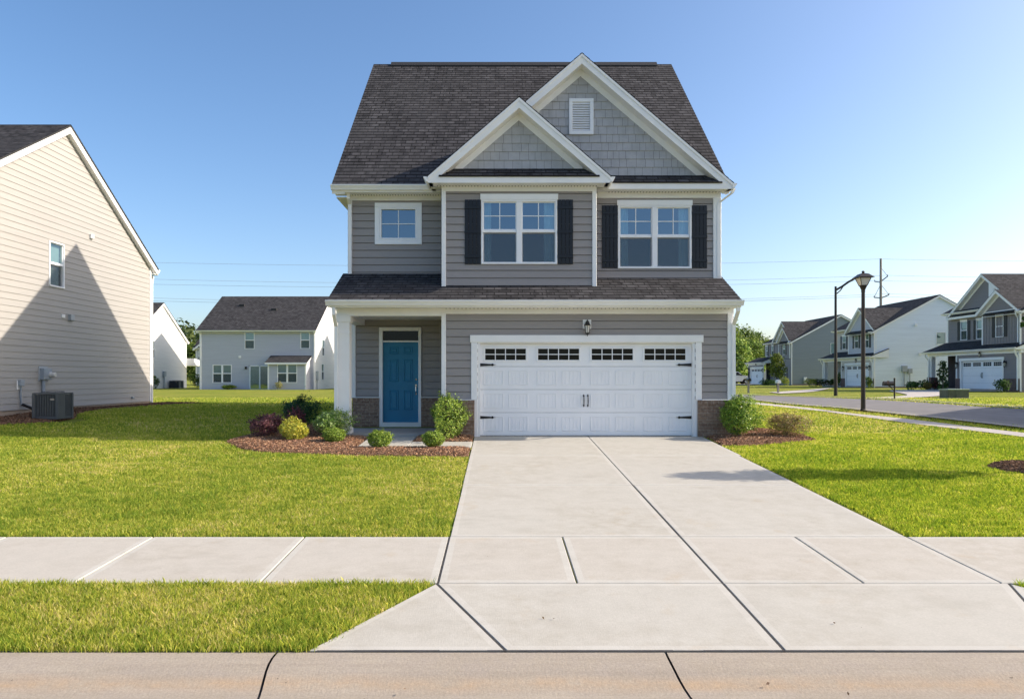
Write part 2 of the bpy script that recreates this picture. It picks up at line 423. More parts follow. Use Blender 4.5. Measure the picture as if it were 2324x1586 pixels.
# ================================================================== house pieces
def window(h, f, a0, a1, b0, b1, units=1, sash=True, grid=True, casing=.0, head=0.0, curtain=None, blind=None, gl='glass', screen=True, name='window', fixed=False):
    m = MB(); g = MB(); sc = MB(); fr = .045
    if casing: # flat boards round a picture window
        for (x0, x1, z0, z1) in ((a0, a1, b1 - casing, b1), (a0, a1, b0, b0 + casing), (a0, a0 + casing, b0 + casing, b1 - casing), (a1 - casing, a1, b0 + casing, b1 - casing)):
            m.bbox(f, x0, x1, z0, z1, -.02, .042)
        a0, a1, b0, b1 = a0 + casing, a1 - casing, b0 + casing, b1 - casing
    if head: m.bbox(f, a0 - .02, a1 + .02, b1 - .002, b1 + head, -.01, .05)
    mul = .10; w = (a1 - a0 - mul * (units - 1)) / units
    m.bbox(f, a0, a1, b1 - fr, b1, -.09, .035); m.bbox(f, a0, a1, b0, b0 + fr, -.09, .045)
    m.bbox(f, a0, a0 + fr, b0 + fr, b1 - fr, -.09, .035); m.bbox(f, a1 - fr, a1, b0 + fr, b1 - fr, -.09, .035)
    for u in range(units):
        x0 = a0 + u * (w + mul); x1 = x0 + w
        if u: m.bbox(f, x0 - mul - .012, x0 + .012, b0 + fr, b1 - fr, -.09, .03)
        l, r = x0 + (fr if u == 0 else .012), x1 - (fr if u == units - 1 else .012); zm = (b0 + b1) / 2 + .02
        if sash:
            m.bbox(f, l, r, zm - .03, zm + .03, -.07, .012)
            for (za, zb, dz) in ((zm + .03, b1 - fr, -.02), (b0 + fr, zm - .03, -.045)):
                m.fbox(f, l, l + .022, za, zb, dz - .02, dz + .012); m.fbox(f, r - .022, r, za, zb, dz - .02, dz + .012)
                m.fbox(f, l + .022, r - .022, zb - .02, zb, dz - .02, dz + .011); m.fbox(f, l + .022, r - .022, za, za + .02, dz - .02, dz + .011)
            g.poly([f(l, zm, -.025), f(r, zm, -.025), f(r, b1 - fr, -.025), f(l, b1 - fr, -.025)])
            g.poly([f(l, b0 + fr, -.05), f(r, b0 + fr, -.05), f(r, zm, -.05), f(l, zm, -.05)])
            if screen: sc.poly([f(l + .01, b0 + fr + .01, -.008), f(r - .01, b0 + fr + .01, -.008), f(r - .01, zm - .03, -.008), f(l + .01, zm - .03, -.008)])
            gz = (zm + .03, b1 - fr)
        else:
            g.poly([f(l, b0 + fr, -.03), f(r, b0 + fr, -.03), f(r, b1 - fr, -.03), f(l, b1 - fr, -.03)]); gz = (b0 + fr, b1 - fr)
        if grid:
            xm = (l + r) / 2; zc = sum(gz) / 2
            m.fbox(f, xm - .009, xm + .009, gz[0], gz[1], -.024, -.008); m.fbox(f, l, xm - .009, zc - .009, zc + .009, -.024, -.009); m.fbox(f, xm + .009, r, zc - .009, zc + .009, -.024, -.009)
    o = h.add(name, m, 'trim_cool'); h.add('pane', g, gl, o)
    if sc.f: h.add('insect_screen', sc, 'screen', o)
    if curtain:
        for (c0, c1) in curtain:
            k = MB(); n = 18; L = a0 + (a1 - a0) * c0; Rr = a0 + (a1 - a0) * c1
            pts = [(L + (Rr - L) * i / n, -.13 + .022 * math.sin(i * 1.9) + .008 * math.sin(i * 4.3)) for i in range(n + 1)]
            for (x, d), (x2, d2) in zip(pts, pts[1:]): k.poly([f(x, b0 + .02, d), f(x2, b0 + .02, d2), f(x2, b1 - .02, d2), f(x, b1 - .02, d)])
            h.add('curtain', k, 'curtain', o)
    if blind:
        k = MB(); zl = b1 - (b1 - b0) * blind; k.fbox(f, a0 + .03, a1 - .03, zl, b1 - .03, -.12, -.11); h.add('blind', k, 'blind', o)
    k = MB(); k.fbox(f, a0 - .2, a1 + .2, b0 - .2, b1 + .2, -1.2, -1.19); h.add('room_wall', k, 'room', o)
    return o
def whole(a0, a1, b0, b1, e=.02): return (a0 + e, a1 - e, b0 + e, b1 - e)

def shutter(h, f, a0, a1, b0, b1):
    m = MB(); n = 4; w = (a1 - a0) / n
    for i in range(n): m.bbox(f, a0 + i * w + .003, a0 + (i + 1) * w - .003, b0, b1, .014, .034, .005)
    m.fbox(f, a0 + .005, a1 - .005, b0 + .01, b1 - .01, .005, .02)
    for t in (.12, .5, .88):
        z = b0 + (b1 - b0) * t; m.bbox(f, a0, a1, z - .035, z + .035, .03, .05, .004)
    return h.add('shutter', m, 'shutter')

def rafter_roof(h, x0, x1, ye, ze, yr, zr, mat='roof', name='roof', row=.172, thick=.05, parent=None):
    """one roof slope running up from an eave (ye, ze) to a ridge (yr, zr)"""
    dy, dz = yr - ye, zr - ze; L = math.hypot(dy, dz); v = (0, dy / L, dz / L); n = (0, -dz / L, dy / L)
    if n[2] < 0: n = (0, -n[1], -n[2])
    f = frame_g((0, ye, ze), (1, 0, 0), v, n); m = MB()
    m.lap(f, [(x0, 0), (x1, 0), (x1, L), (x0, L)], row, .010)
    m.cur = 1; m.fbox(f, x0 + .004, x1 - .004, .004, L, -thick, -.001)
    return h.add(name, m, [mat, 'roof_edge'], parent)

def gable(h, cx, half, zb, slope, yf, yw, yback, w=.235, fw=.17, roofmat='roof', infill='shake', infmat=None, base=None, row=.172, fas=.145, ret=True, trim='trim'):
    zp = zb + half * slope; cth = 1 / math.hypot(1, slope); sth = slope * cth; L = half / cth
    m = MB()
    for s in (-1, 1):
        f = frame_g((cx + s * half, yf - .02, zb + .012), (0, 1, 0), (-s * cth, 0, sth), (s * sth, 0, cth))
        yl, yh = yback; q = [(0, -.03), (yl - yf, -.03), (yh - yf, L), (0, L)]
        m.cur = 0; m.lap(f, q, row, .011)
        m.cur = 1; q[0] = (.003, -.025); q[1] = (yl - yf, -.025); q[3] = (.003, L); m.prism(q, lambda p: f(p[0], p[1], -.03), lambda p: f(p[0], p[1], -.001))
    h.add('gable_roof', m, [roofmat, 'roof_edge'])
    t = MB()
    for s in (-1, 1):
        p = [(cx + s * half, zb), (cx, zp), (cx, zp - w), (cx + s * (half - max(0, (w - fas)) / slope), zb - fas), (cx + s * half, zb - fas)]
        t.prism(p, lambda q: (q[0], yf, q[1]), lambda q: (q[0], yw, q[1]))
        # crown strip on the face of the rake
        p = [(cx + s * half, zb - .005), (cx, zp - .005), (cx, zp - .07), (cx + s * half, zb - .07)]
        t.prism(p, lambda q: (q[0], yf - .018, q[1]), lambda q: (q[0], yf, q[1]))
        hb = half - (w + fw) / slope * .0
        z0 = (base if base else zb) 
        q0 = (zp - w - z0) / slope; q1 = (zp - w - fw - z0) / slope
        p = [(cx, zp - w + .005), (cx, zp - w - fw), (cx + s * q1, z0), (cx + s * (q0 + .01), z0)]
        t.prism(p, lambda q: (q[0], yw - .028, q[1]), lambda q: (q[0], yw + .01, q[1]))
    h.add('rake_trim', t, trim)
    if ret:
        r = MB(); r.box(cx - half + .01, cx + half - .01, yf + .002, yf + .05, zb - fas, zb - .003); r.box(cx - half + .02, cx + half - .02, yf + .05, yw + .02, zb - fas, zb - fas + .03)
        h.add('fascia', r, trim)
        z1 = base if base else zb + .2
        b = MB(); dy = yw - yf; L2 = math.hypot(dy, z1 - zb - .01); vv = (0, dy / L2, (z1 - zb - .01) / L2)
        f = frame_g((0, yf - .03, zb + .004), (1, 0, 0), vv, (0, -vv[2], vv[1]))
        hl = half - .25; hu = half - .25 - (z1 - zb) * .35
        b.lap(f, [(cx - hl, 0), (cx + hl, 0), (cx + hu, L2), (cx - hu, L2)], row, .011); b.cur = 1
        b.fbox(f, cx - hl, cx + hl, -.001, .02, -.02, -.001)
        h.add('pent_roof', b, [roofmat, 'roof_edge'])
    z0 = base if base else zb
    a = zp - w - fw; hx = (a - z0) / slope; tri = [(cx - hx - .06, z0), (cx + hx + .06, z0), (cx, a + .06)]
    f = frame_y(yw)
    if infill == 'shake':
        m = MB(); m.poly([f(p[0], p[1], .002) for p in tri]); m.cur = 1
        rr = random.Random(int(cx * 100) + 3); z = z0; k = 0
        while z < a:
            x = cx - hx - rr.uniform(.05, .3)
            while x < cx + hx + .1:
                ww = rr.uniform(.13, .27); dz = 0
                q = clip([(x + .003, z + dz), (x + ww - .003, z + dz), (x + ww - .003, min(z + .205, a)), (x + .003, min(z + .205, a))], tri)
                if len(q) > 2:
                    jd = rr.uniform(0, .004); dd = lambda zz: .024 + jd - (zz - z) / .2 * .018
                    m.poly([f(p[0], p[1], dd(p[1])) for p in q])
                    m.poly([f(max(x, tri[0][0]) + .003, z, .002), f(x + ww - .003, z, .002), f(x + ww - .003, z, dd(z)), f(max(x, tri[0][0]) + .003, z, dd(z))]) if q[0][1] == z else None
                x += ww
            z += .197
        h.add('gable_wall', m, ['shake_back', infmat or 'shake'])
    else:
        m = MB(); m.lap(f, tri, .17, .013); h.add('gable_wall', m, infmat)
    return zp

def clip(sub, cl):
    out = sub
    for i in range(len(cl)):
        a, b = cl[i], cl[(i + 1) % len(cl)]; inp, out = out, []
        if not inp: return []
        side = lambda p: (b[0] - a[0]) * (p[1] - a[1]) - (b[1] - a[1]) * (p[0] - a[0])
        for j in range(len(inp)):
            p, q = inp[j], inp[(j + 1) % len(inp)]; sp, sq = side(p), side(q)
            if sp >= 0: out.append(p)
            if (sp >= 0) != (sq >= 0):
                t = sp / (sp - sq); out.append((p[0] + (q[0] - p[0]) * t, p[1] + (q[1] - p[1]) * t))
    return out

def gutter(h, f, a0, a1, b, hgt=.118, dep=.12):
    """K-profile gutter hung along the top line b of a fascia; d = 0 is the fascia face"""
    m = MB(); prof = [(0, 0), (dep, 0), (dep, -.025), (dep - .018, -.045), (dep - .045, -.085), (dep - .06, -hgt), (0, -hgt)]
    m.prism(prof, lambda p: f(a0, b + p[1], p[0]), lambda p: f(a1, b + p[1], p[0])); return h.add('gutter', m, 'trim')

def garage_door(h, f, a0, a1, b0, b1, detail=True, wx=None):
    m = MB(); H = (b1 - b0) / 4; d0 = -.10
    for i in range(4):
        z0 = b0 + i * H; m.bbox(f, a0, a1, z0 + .003, z0 + H - .003, d0 - .03, d0, .004)
    m.cur = 1; m.fbox(f, a0 + .01, a1 - .01, b0 + .001, b1 - .001, d0 - .05, d0 - .02); m.fbox(f, a0, a1, b0 - .012, b0 + .003, d0 - .03, d0 - .004); m.cur = 0
    W = a1 - a0; g = MB(); xs = wx or [(.024, .216), (.274, .468), (.528, .722), (.778, .971)]
    for (u0, u1) in xs:
        x0, x1 = a0 + W * u0, a0 + W * u1; z0, z1 = b0 + H * 3.286, b0 + H * 3.77
        g.poly([f(x0, z0, d0 + .006), f(x1, z0, d0 + .006), f(x1, z1, d0 + .006), f(x0, z1, d0 + .006)]); m.cur = 2; m.poly([f(x0, z0, d0 + .003), f(x1, z0, d0 + .003), f(x1, z1, d0 + .003), f(x0, z1, d0 + .003)]); m.cur = 0  # black sheet behind each pane paints in the darkness of the garage inside
        for (p, q, r, s) in ((x0 - .04, x1 + .04, z1, z1 + .035), (x0 - .04, x1 + .04, z0 - .035, z0), (x0 - .04, x0, z0, z1), (x1, x1 + .04, z0, z1)): m.bbox(f, p, q, r, s, d0, d0 + .018, .006)
        for i in (1, 2, 3): xx = x0 + (x1 - x0) * i / 4; m.fbox(f, xx - .009, xx + .009, z0, z1, d0 + .003, d0 + .016)
        zz = (z0 + z1) / 2; m.fbox(f, x0, x1, zz - .009, zz + .009, d0 + .003, d0 + .015)
    if detail:
        pr = [(.018, .110), (.135, .226), (.270, .362), (.388, .479), (.522, .614), (.640, .732), (.775, .865), (.891, .979)]
        for i in range(3):
            z0 = b0 + i * H + H * .19; z1 = b0 + i * H + H * .83
            for (u0, u1) in pr:
                x0, x1 = a0 + W * u0, a0 + W * u1
                for (p, q, r, s) in ((x0, x1, z1 - .016, z1), (x0, x1, z0, z0 + .016), (x0, x0 + .016, z0 + .016, z1 - .016), (x1 - .016, x1, z0 + .016, z1 - .016)): m.bbox(f, p, q, r, s, d0, d0 + .010, .005)
                for k in range(1, 5):
                    xx = x0 + (x1 - x0) * k / 5; m.bbox(f, xx - .005, xx + .005, z0 + .016, z1 - .016, d0, d0 + .005, .003)
    o = h.add('garage_door', m, ['trim_cool', 'joint', 'coil_unlit']); h.add('garage_window', g, 'glass_dark', o)
    if detail:
        for z in (b0 + H * 1 - .11, b0 + H * 3 + .04):
            for s, x in ((1, a0), (-1, a1)):
                k = MB(); pts = [(0, -.034), (.25, -.018), (.285, -.03), (.30, -.02), (.315, -.006), (.365, 0), (.315, .006), (.30, .02), (.285, .03), (.25, .018), (0, .034)]
                k.prism([(x + s * p[0], z + p[1]) for p in pts], lambda p: f(p[0], p[1], d0), lambda p: f(p[0], p[1], d0 + .014)); h.add('strap_hinge', k, 'iron', o)
        for x in ((a0 + a1) / 2 - .047, (a0 + a1) / 2 + .047):
            k = MB(); zc = b0 + H * 1.52
            for s in (-1, 1):
                zz = zc + s * .105; pts = [(-.022, 0), (0, -.02), (.022, 0), (.012, .022), (0, .045 ), (-.012, .022)]
                k.prism([(x + p[0], zz + s * p[1]) for p in pts], lambda p: f(p[0], p[1], d0), lambda p: f(p[0], p[1], d0 + .012))
            k.tube([f(x, zc - .105, d0 + .01), f(x, zc - .085, d0 + .05), f(x, zc, d0 + .06), f(x, zc + .085, d0 + .05), f(x, zc + .105, d0 + .01)], [.009, .010, .013, .010, .009], 8)
            h.add('pull_handle', k, 'iron', o)
    return o

def wall_lantern(h, f, x, z, plate=True, s=1.0):
    m = MB()
    pl = MB(); pl.bbox(f, x - .15 * s, x + .15 * s, z - .02 * s, z + .31 * s, .0, .03) if plate else pl.bbox(f, x - .07 * s, x + .07 * s, z + .05 * s, z + .25 * s, 0, .02)
    dc = .15 * s
    c = f(x, z, dc)
    m.lathe([(.03 * s, .26 * s), (.05 * s, .24 * s), (.075 * s, .20 * s), (.08 * s, .16 * s), (.10 * s, .13 * s), (.13 * s, .10 * s), (.125 * s, .09 * s), (.05 * s, .09 * s)], c, 8)
    m.lathe([(.012 * s, .30 * s), (.03 * s, .26 * s)], c, 8)
    for k in range(6):
        a = k * math.pi / 3 + .5
        m.tube([(c[0] + .108 * s * math.cos(a), c[1] + .108 * s * math.sin(a), c[2] + .095 * s), (c[0] + .07 * s * math.cos(a), c[1] + .07 * s * math.sin(a), c[2] - .19 * s)], .007 * s, 4)
    m.lathe([(.02 * s, -.24 * s), (.075 * s, -.19 * s), (.08 * s, -.175 * s), (.03 * s, -.175 * s)], c, 8); m.lathe([(.006 * s, -.30 * s), (.02 * s, -.24 * s)], c, 6)
    m.tube([f(x, z + .2 * s, .01), f(x, z + .22 * s, .08 * s), f(x, z + .2 * s, .12 * s)], .014 * s, 6)
    gl = MB(); gl.lathe([(.06 * s, -.17 * s), (.098 * s, .088 * s)], c, 6, .5)
    o = h.add('wall_lantern', m, 'iron'); h.add('lantern_glass', gl, 'frost', o); h.add('back_plate', pl, 'trim' if plate else 'iron', o)

# ================================================================== MAIN HOUSE
H = Thing('house', 'two storey grey house with white garage door, blue front door and two front gables', 'house', (.8, YG, 0), world=True)
YL, YR, YB, YD = 17.6, 17.33, 16.79, 18.4       # left recess, right wall, bay, porch back wall
XL, XR, XC = -3.66, 5.31, -1.25                 # house sides, garage's left corner
XE0, XE1 = -3.98, 5.49                          # rake overhangs
YEV, ZEV, YRD, ZRD = 17.2, 5.90, 22.98, 11.28   # main eave and ridge
fG, fL, fR, fB, fD = frame_y(YG), frame_y(YL), frame_y(YR), frame_y(YB), frame_y(YD)
gd0, gd1, gdz = PX(1089.4, YG), PX(1571.8, YG), PZ(779, YG)
# garage wall with brick skirt
m = MB(); ZBK = .82
m = MB(); m.lap(fG, [(XC, ZBK), (XR, ZBK), (XR, 2.80), (XC, 2.80)], .178, .021, [(gd0 - .05, gd1 + .05, 0, gdz + .05)], start=ZBK + .02); H.add('wall', m, 'siding')
m = MB(); m.lap(fD, [(XL, ZBK), (XC, ZBK), (XC, 2.84), (XL, 2.84)], .178, .021, [(PX(860, YD), PX(957, YD), 0, PZ(744, YD))], start=ZBK + .06); H.add('wall', m, 'siding')
m = MB(); m.lap(frame_x(XC, -1), [(YG, 0), (YD, 0), (YD, 2.84), (YG, 2.84)], .178, .021); H.add('wall', m, 'siding')
w1 = (PX(851, YL), PX(957.5, YL), PZ(555.4, YL), PZ(461, YL))
m = MB(); m.lap(fL, [(XL, 3.7), (-1.2, 3.7), (-1.2, 5.78), (XL, 5.78)], .178, .021, [whole(*w1)], start=3.9); H.add('wall', m, 'siding')
w2 = (PX(1092, YB), PX(1264.4, YB), PZ(600, YB), PZ(454, YB)); w3 = (PX(1402, YR), PX(1569, YR), PZ(610, YR), PZ(467, YR))
XB0, XB1 = PX(1002.3, YB), PX(1353.7, YB)
m = MB(); m.lap(fB, [(XB0, 3.37), (XB1, 3.37), (XB1, 5.8), (XB0, 5.8)], .178, .021, [whole(*w2)], start=3.47); H.add('wall', m, 'siding')
m = MB(); m.lap(fR, [(XB1 - .1, 3.6), (XR, 3.6), (XR, 5.8), (XB1 - .1, 5.8)], .178, .021, [whole(*w3)], start=3.72); H.add('wall', m, 'siding')
for X, s in ((XB0, -1), (XB1, 1)): m = MB(); m.lap(frame_x(X, s), [(YB, 3.3), (YL + .1, 3.3), (YL + .1, 5.8), (YB, 5.8)], .178, .021); H.add('wall', m, 'siding')
# side and rear walls
YBK = 2 * YRD - YL
for X, s in ((XL, -1), (XR, 1)):
    m = MB(); m.lap(frame_x(X, s), [(YD if s < 0 else YG, 0), (YBK, 0), (YBK, 3.0), (YD if s < 0 else YG, 3.0)], .178, .021)
    m.lap(frame_x(X, s), [(YL if s < 0 else YR, 3.0), (YBK, 3.0), (YBK, 5.75), (YRD, ZRD - .25), (YL if s < 0 else YR, 5.95)], .178, .021); H.add('wall', m, 'siding')
m = MB(); m.lap(frame_y(YBK, 1), [(XL, 0), (XR, 0), (XR, 5.75), (XL, 5.75)], .178, .021); H.add('wall', m, 'siding')

# brick
m = MB()
def brickbox(f, a0, a1, b0, b1, d0, d1):
    m.poly([f(a0, b0, d1), f(a1, b0, d1), f(a1, b1, d1), f(a0, b1, d1)], [(a0, b0), (a1, b0), (a1, b1), (a0, b1)])
    for a in (a0, a1): m.poly([f(a, b0, d0), f(a, b0, d1), f(a, b1, d1), f(a, b1, d0)], [(d0, b0), (d1, b0), (d1, b1), (d0, b1)])
    m.poly([f(a0, b1, d0), f(a1, b1, d0), f(a1, b1, d1), f(a0, b1, d1)], [(a0, d0), (a1, d0), (a1, d1), (a0, d1)])
zc = ZBK - .085
for f, a0, a1, b0 in ((fG, XC - .06, gd0 - .13, -.2), (fG, gd1 + .11, XR + .06, -.2), (fD, XL - .05, PX(861, YD), 0), (fD, PX(956.5, YD), XC - .065, 0)):
    brickbox(f, a0, a1, b0, zc, 0, .085)
    # soldier course on top: bricks on end
    i = a0
    while i < a1 - .01:
        e = min(i + .066, a1); u = random.random() * 5
        m.poly([f(i, zc, .1), f(e - .006, zc, .1), f(e - .006, ZBK, .1), f(i, ZBK, .1)], [(u, u + .015), (u, u + .06), (u + .15, u + .06), (u + .15, u + .015)]); i += .066
    brickbox(f, a0 - .004, a1 + .004, zc - .001, ZBK, 0, .096)
    if b0 == 0 and a0 > -3: brickbox(frame_x(XC, -1), YG - .08, YD, 0, ZBK, 0, .06)
    H.add('brick_skirt', m, 'brick'); m = MB()
# trims, friezes, corner boards
def tb(f, a0, a1, b0, b1, d=.03, d0=-.02):
    k = MB(); k.bbox(f, a0, a1, b0, b1, d0, d); h_, w_ = b1 - b0, a1 - a0
    H.add('corner_trim' if h_ > w_ else ('frieze_board' if b1 > 2.6 else ('water_table' if h_ < .05 else 'door_head')), k, 'trim')
t = MB()
tb(fG, PX(1002, YG), PX(1012, YG), ZBK, 2.78, .035); tb(fG, PX(1650.6, YG), PX(1660, YG) + .02, ZBK + .005, 2.78, .035)
tb(fG, XC - .05, XR + .02, 2.775, 2.905, .028)
tb(fG, gd0 - .20, gd0 - .058, ZBK, gdz + .02, .035); tb(fG, gd1 + .062, gd1 + .20, ZBK, gdz + .02, .035)
tb(fG, gd0 - .13, gd0 - .055, -.03, ZBK, .02); tb(fG, gd1 + .06, gd1 + .11, -.03, ZBK, .02)
tb(fG, gd0 - .225, gd1 + .235, gdz + .02, gdz + .185, .05)
t.fbox(fG, gd0 - .06, gd0, -.02, gdz + .02, -.12, .012); t.fbox(fG, gd1, gd1 + .065, -.02, gdz + .02, -.12, .012); t.fbox(fG, gd0, gd1, gdz, gdz + .021, -.14, .012)
tb(fG, gd1 + .2, XR + .06, ZBK, ZBK + .018, .1); tb(fG, XC, gd0 - .2, ZBK, ZBK + .018, .1)
tb(fD, XL, PX(861, YD), ZBK, ZBK + .018, .1); tb(fD, PX(957, YD), XC - .065, ZBK, ZBK + .018, .1)
tb(fD, XL - .12, XL + .02, ZBK, 2.74, .04)
tb(fB, XB0, PX(1012, YB), 3.36, 5.66, .035); tb(fB, PX(1344, YB), XB1, 3.36, 5.66, .035); tb(fB, XB0, XB1, 5.65, 5.775, .04)
tb(fL, XL, -1.3, 5.635, 5.775, .03); tb(fL, XL - .01, XL + .09, 3.75, 5.64, .035)
tb(fR, XB1, XR + .01, 5.63, 5.775, .03); tb(fR, PX(1618, YR), XR + .02, 3.6, 5.635, .035)
tb(frame_x(XR), YR, YR + .1, 3.6, 5.7, .02); tb(frame_x(XR), YG, YG + .1, 0, 2.9, .02)
H.add('garage_jamb', t, 'trim')
# porch: beam, column, ceiling, floor
t = MB(); t.box(XL - .02, XC - .05, YG - .03, YG + .22, 2.73, 2.905); t.box(XL - .02, XL + .25, YG + .22, YD, 2.66, 2.905); t.box(XL + .25, XC, YG + .22, YD, 2.80, 2.83)
H.add('porch_beam', t, 'trim')
t = MB(); x0, x1 = PX(768, YG), PX(794, YG); zt = 2.73
t.box(x0, x1, YG - .05, YG + .21, .06, zt); t.box(x0 - .03, x1 + .03, YG - .08, YG + .24, zt - .14, zt - .001); t.box(x0 - .016, x1 + .016, YG - .066, YG + .226, zt - .40, zt - .375)
t.box(x0 - .03, x1 + .03, YG - .08, YG + .24, .06, .19); t.box(x0 - .02, x1 + .02, YG - .07, YG + .23, .19, .205)
H.add('porch_column', t, 'trim')
t = MB(); t.box(XL - .1, XC - .07, YG - .12, YD, -.3, .07); H.add('porch_floor', t, 'slab')
# entrance
dz0, dz1 = PZ(958, YD), PZ(777, YD); dx0, dx1 = PX(870, YD), PX(949, YD); tx1 = PZ(751, YD)
t = MB(); fw0, fw1, ft = PX(861, YD), PX(956.5, YD), PZ(743, YD)
for q in ((fw0, dx0 - .01, .08, ft), (dx1 + .01, fw1, .08, ft), (dx0 - .01, dx1 + .01, tx1, ft), (dx0 - .01, dx1 + .01, dz1 + .005, PZ(773, YD)), (dx0 - .01, dx1 + .01, .08, dz0 - .03)): t.bbox(fD, *q, -.08, .06)
t.fbox(fD, dx0 - .01, dx1 + .01, dz0 - .03, dz0 - .002, -.08, .075)
H.add('door_frame', t, 'trim')
d = MB(); d.fbox(fD, dx0 - .012, dx1 + .012, dz0, dz1 + .006, -.07, -.03); Wd, Hd = dx1 - dx0, dz1 - dz0
for (u0, u1) in ((.17, .43), (.58, .84)):
    for (v0, v1) in ((.155, .40), (.51, .785), (.855, .945)):
        p = (dx0 + Wd * u0, dx0 + Wd * u1, dz0 + Hd * v0, dz0 + Hd * v1)
        for q in ((p[0], p[1], p[3] - .022, p[3]), (p[0], p[1], p[2], p[2] + .022), (p[0], p[0] + .022, p[2] + .022, p[3] - .022), (p[1] - .022, p[1], p[2] + .022, p[3] - .022)): d.bbox(fD, *q, -.032, -.016, .009)
        d.bbox(fD, p[0] + .045, p[1] - .045, p[2] + .045, p[3] - .045, -.032, -.019, .012)
dr = H.add('front_door', d, 'door')
k = MB(); hx = dx1 - .055
k.lathe([(.032, 0), (.03, .012), (.012, .03)], (0, 0, 0), 12); k.v = [fD(hx + v[0], dz0 + Hd * .535 + v[1], -.03 + v[2]) for v in k.v]; H.add('deadbolt', k, 'steel', dr)
k = MB(); k.bbox(fD, hx - .025, hx + .025, dz0 + Hd * .43, dz0 + Hd * .475, -.03, -.01)
k.tube([fD(hx, dz0 + Hd * .455, -.01), fD(hx, dz0 + Hd * .445, .035), fD(hx, dz0 + Hd * .39, .045), fD(hx, dz0 + Hd * .36, .02), fD(hx, dz0 + Hd * .355, -.02)], .012, 8); k.bbox(fD, hx - .02, hx + .02, dz0 + Hd * .345, dz0 + Hd * .37, -.03, -.012)
H.add('door_handle', k, 'steel', dr)
k = MB(); k.fbox(fD, dx0 - .012, dx1 + .012, dz1 + .04, tx1 + .01, -.05, -.045); H.add('transom_window', k, 'glass_dark')
k = MB(); k.fbox(fD, dx0 - .3, dx1 + .3, 0, 2.7, -1.5, -1.49); H.add('hall_wall', k, 'room')
garage_door(H, fG, gd0, gd1, .01, gdz)
wall_lantern(H, fG, PX(1332, YG), PZ(726, YG) - .19, s=.63)
# windows and shutters
window(H, fL, *w1, sash=False, casing=.115)
window(H, fB, *w2, units=2, head=.135, curtain=((.02, .13), (.83, .98)))
window(H, fR, *w3, units=2, head=.125, curtain=((.03, .15), (.84, .97)))
for f, px0, px1, py0, py1, Y in ((fB, 1054.7, 1091, 600, 454, YB), (fB, 1265.4, 1300.6, 600, 454, YB), (fR, 1365.5, 1401, 609, 467, YR), (fR, 1570, 1604, 609, 467, YR)):
    shutter(H, f, PX(px0, Y), PX(px1, Y), PZ(py0, Y), PZ(py1, Y))
# gable vent
v = MB(); a0, a1, b0, b1 = PX(1291, YR), PX(1346.5, YR), PZ(307, YR), PZ(225.5, YR)
for q in ((a0, a1, b1 - .085, b1), (a0, a1, b0, b0 + .085), (a0, a0 + .085, b0 + .085, b1 - .085), (a1 - .085, a1, b0 + .085, b1 - .085)): v.bbox(fR, *q, .0, .06)
n = 12
for i in range(n):
    z = b0 + .09 + (b1 - b0 - .18) * i / n; s = (b1 - b0 - .18) / n
    p = [(z, .05), (z + .006, .052), (z + s * 1.05, .012), (z + s * 1.05 - .006, .01)]
    v.prism(p, lambda q: fR(a0 + .085, q[0], q[1]), lambda q: fR(a1 - .085, q[0], q[1]))
H.add('gable_vent', v, 'trim_cool')
# roofs
rafter_roof(H, XE0, XE1, YEV - .03, ZEV, YRD, ZRD, name='main_roof')
rafter_roof(H, XE0, XE1, 2 * YRD - YEV, ZEV, YRD, ZRD, name='rear_roof')
r = MB(); r.prism([(-.15, -.11), (0, .05), (.15, -.11), (.15, -.14), (0, .02), (-.15, -.14)], lambda p: (PX(888, YRD), YRD + p[0], ZRD + p[1] + .03), lambda p: (PX(1490, YRD), YRD + p[0], ZRD + p[1] + .03)); H.add('ridge_vent', r, 'roof_edge')
for X, s in ((XL, -1), (XR, 1)):
    r = MB(); xo = XE0 if s < 0 else XE1
    for y in (YEV, 2 * YRD - YEV):
        p = [(y, ZEV - .03), (YRD, ZRD - .03), (YRD, ZRD - .23), (y, ZEV - .2)]
        r.prism(p, lambda q: (xo - s * .01, q[0], q[1]), lambda q: (X, q[0], q[1]))
    H.add('rake_board', r, 'trim')
rafter_roof(H, PX(742, 15.95), PX(1683.8, 15.95), 15.93, 3.03, YL + .02, 3.03 + .4965 * (YL - 15.91), name='porch_roof')
r = MB()
for X in (XL, XR - .03):
    r.prism([(16.0, 3.0), (YL, 3.0 + .49 * (YL - 16.0)), (YL, 2.9), (16.0, 2.9)], lambda q: (X, q[0], q[1]), lambda q: (X + .03, q[0], q[1]))
r.box(PX(742, 15.95) + .02, PX(1683.8, 15.95) - .02, 15.99, YG + .02, 2.895, 2.92); r.box(PX(742, 15.95) + .01, PX(1683.8, 15.95) - .01, 15.96, 15.99, 2.885, 3.01)
for i in range(150):                                     # vent slots of the soffit
    pass
r.box(XE0 + .03, -1.3, YEV, YL, 5.75, 5.775); r.box(XE0 + .02, -1.3, YEV - .02, YEV, 5.735, 5.885)
r.box(XE0 + .03, XL, YL, YBK, 5.70, 5.73)
H.add('soffit', r, 'trim')
r = MB()
for i in range(72):
    x = -1.2 + i * .09; r.box(x, x + .022, YG - .1, YG - .04, 2.889, 2.8955)
for i in range(38):
    x = XE0 + .3 + i * .065; r.box(x, x + .018, YL - .12, YL - .06, 5.745, 5.7505)
for i in range(52):
    x = XB0 - .1 + i * .072; r.box(x, x + .018, YB - .12, YB - .06, 5.749, 5.7545)
for i in range(38):
    x = XB1 + .35 + i * .075; r.box(x, x + .018, YR - .12, YR - .06, 5.749, 5.7545)
H.add('soffit_vent', r, 'shake_back')
zs = gable(H, .463, 2.08, 5.905, .864, 16.44, YB, (17.3, 19.6), base=6.175)
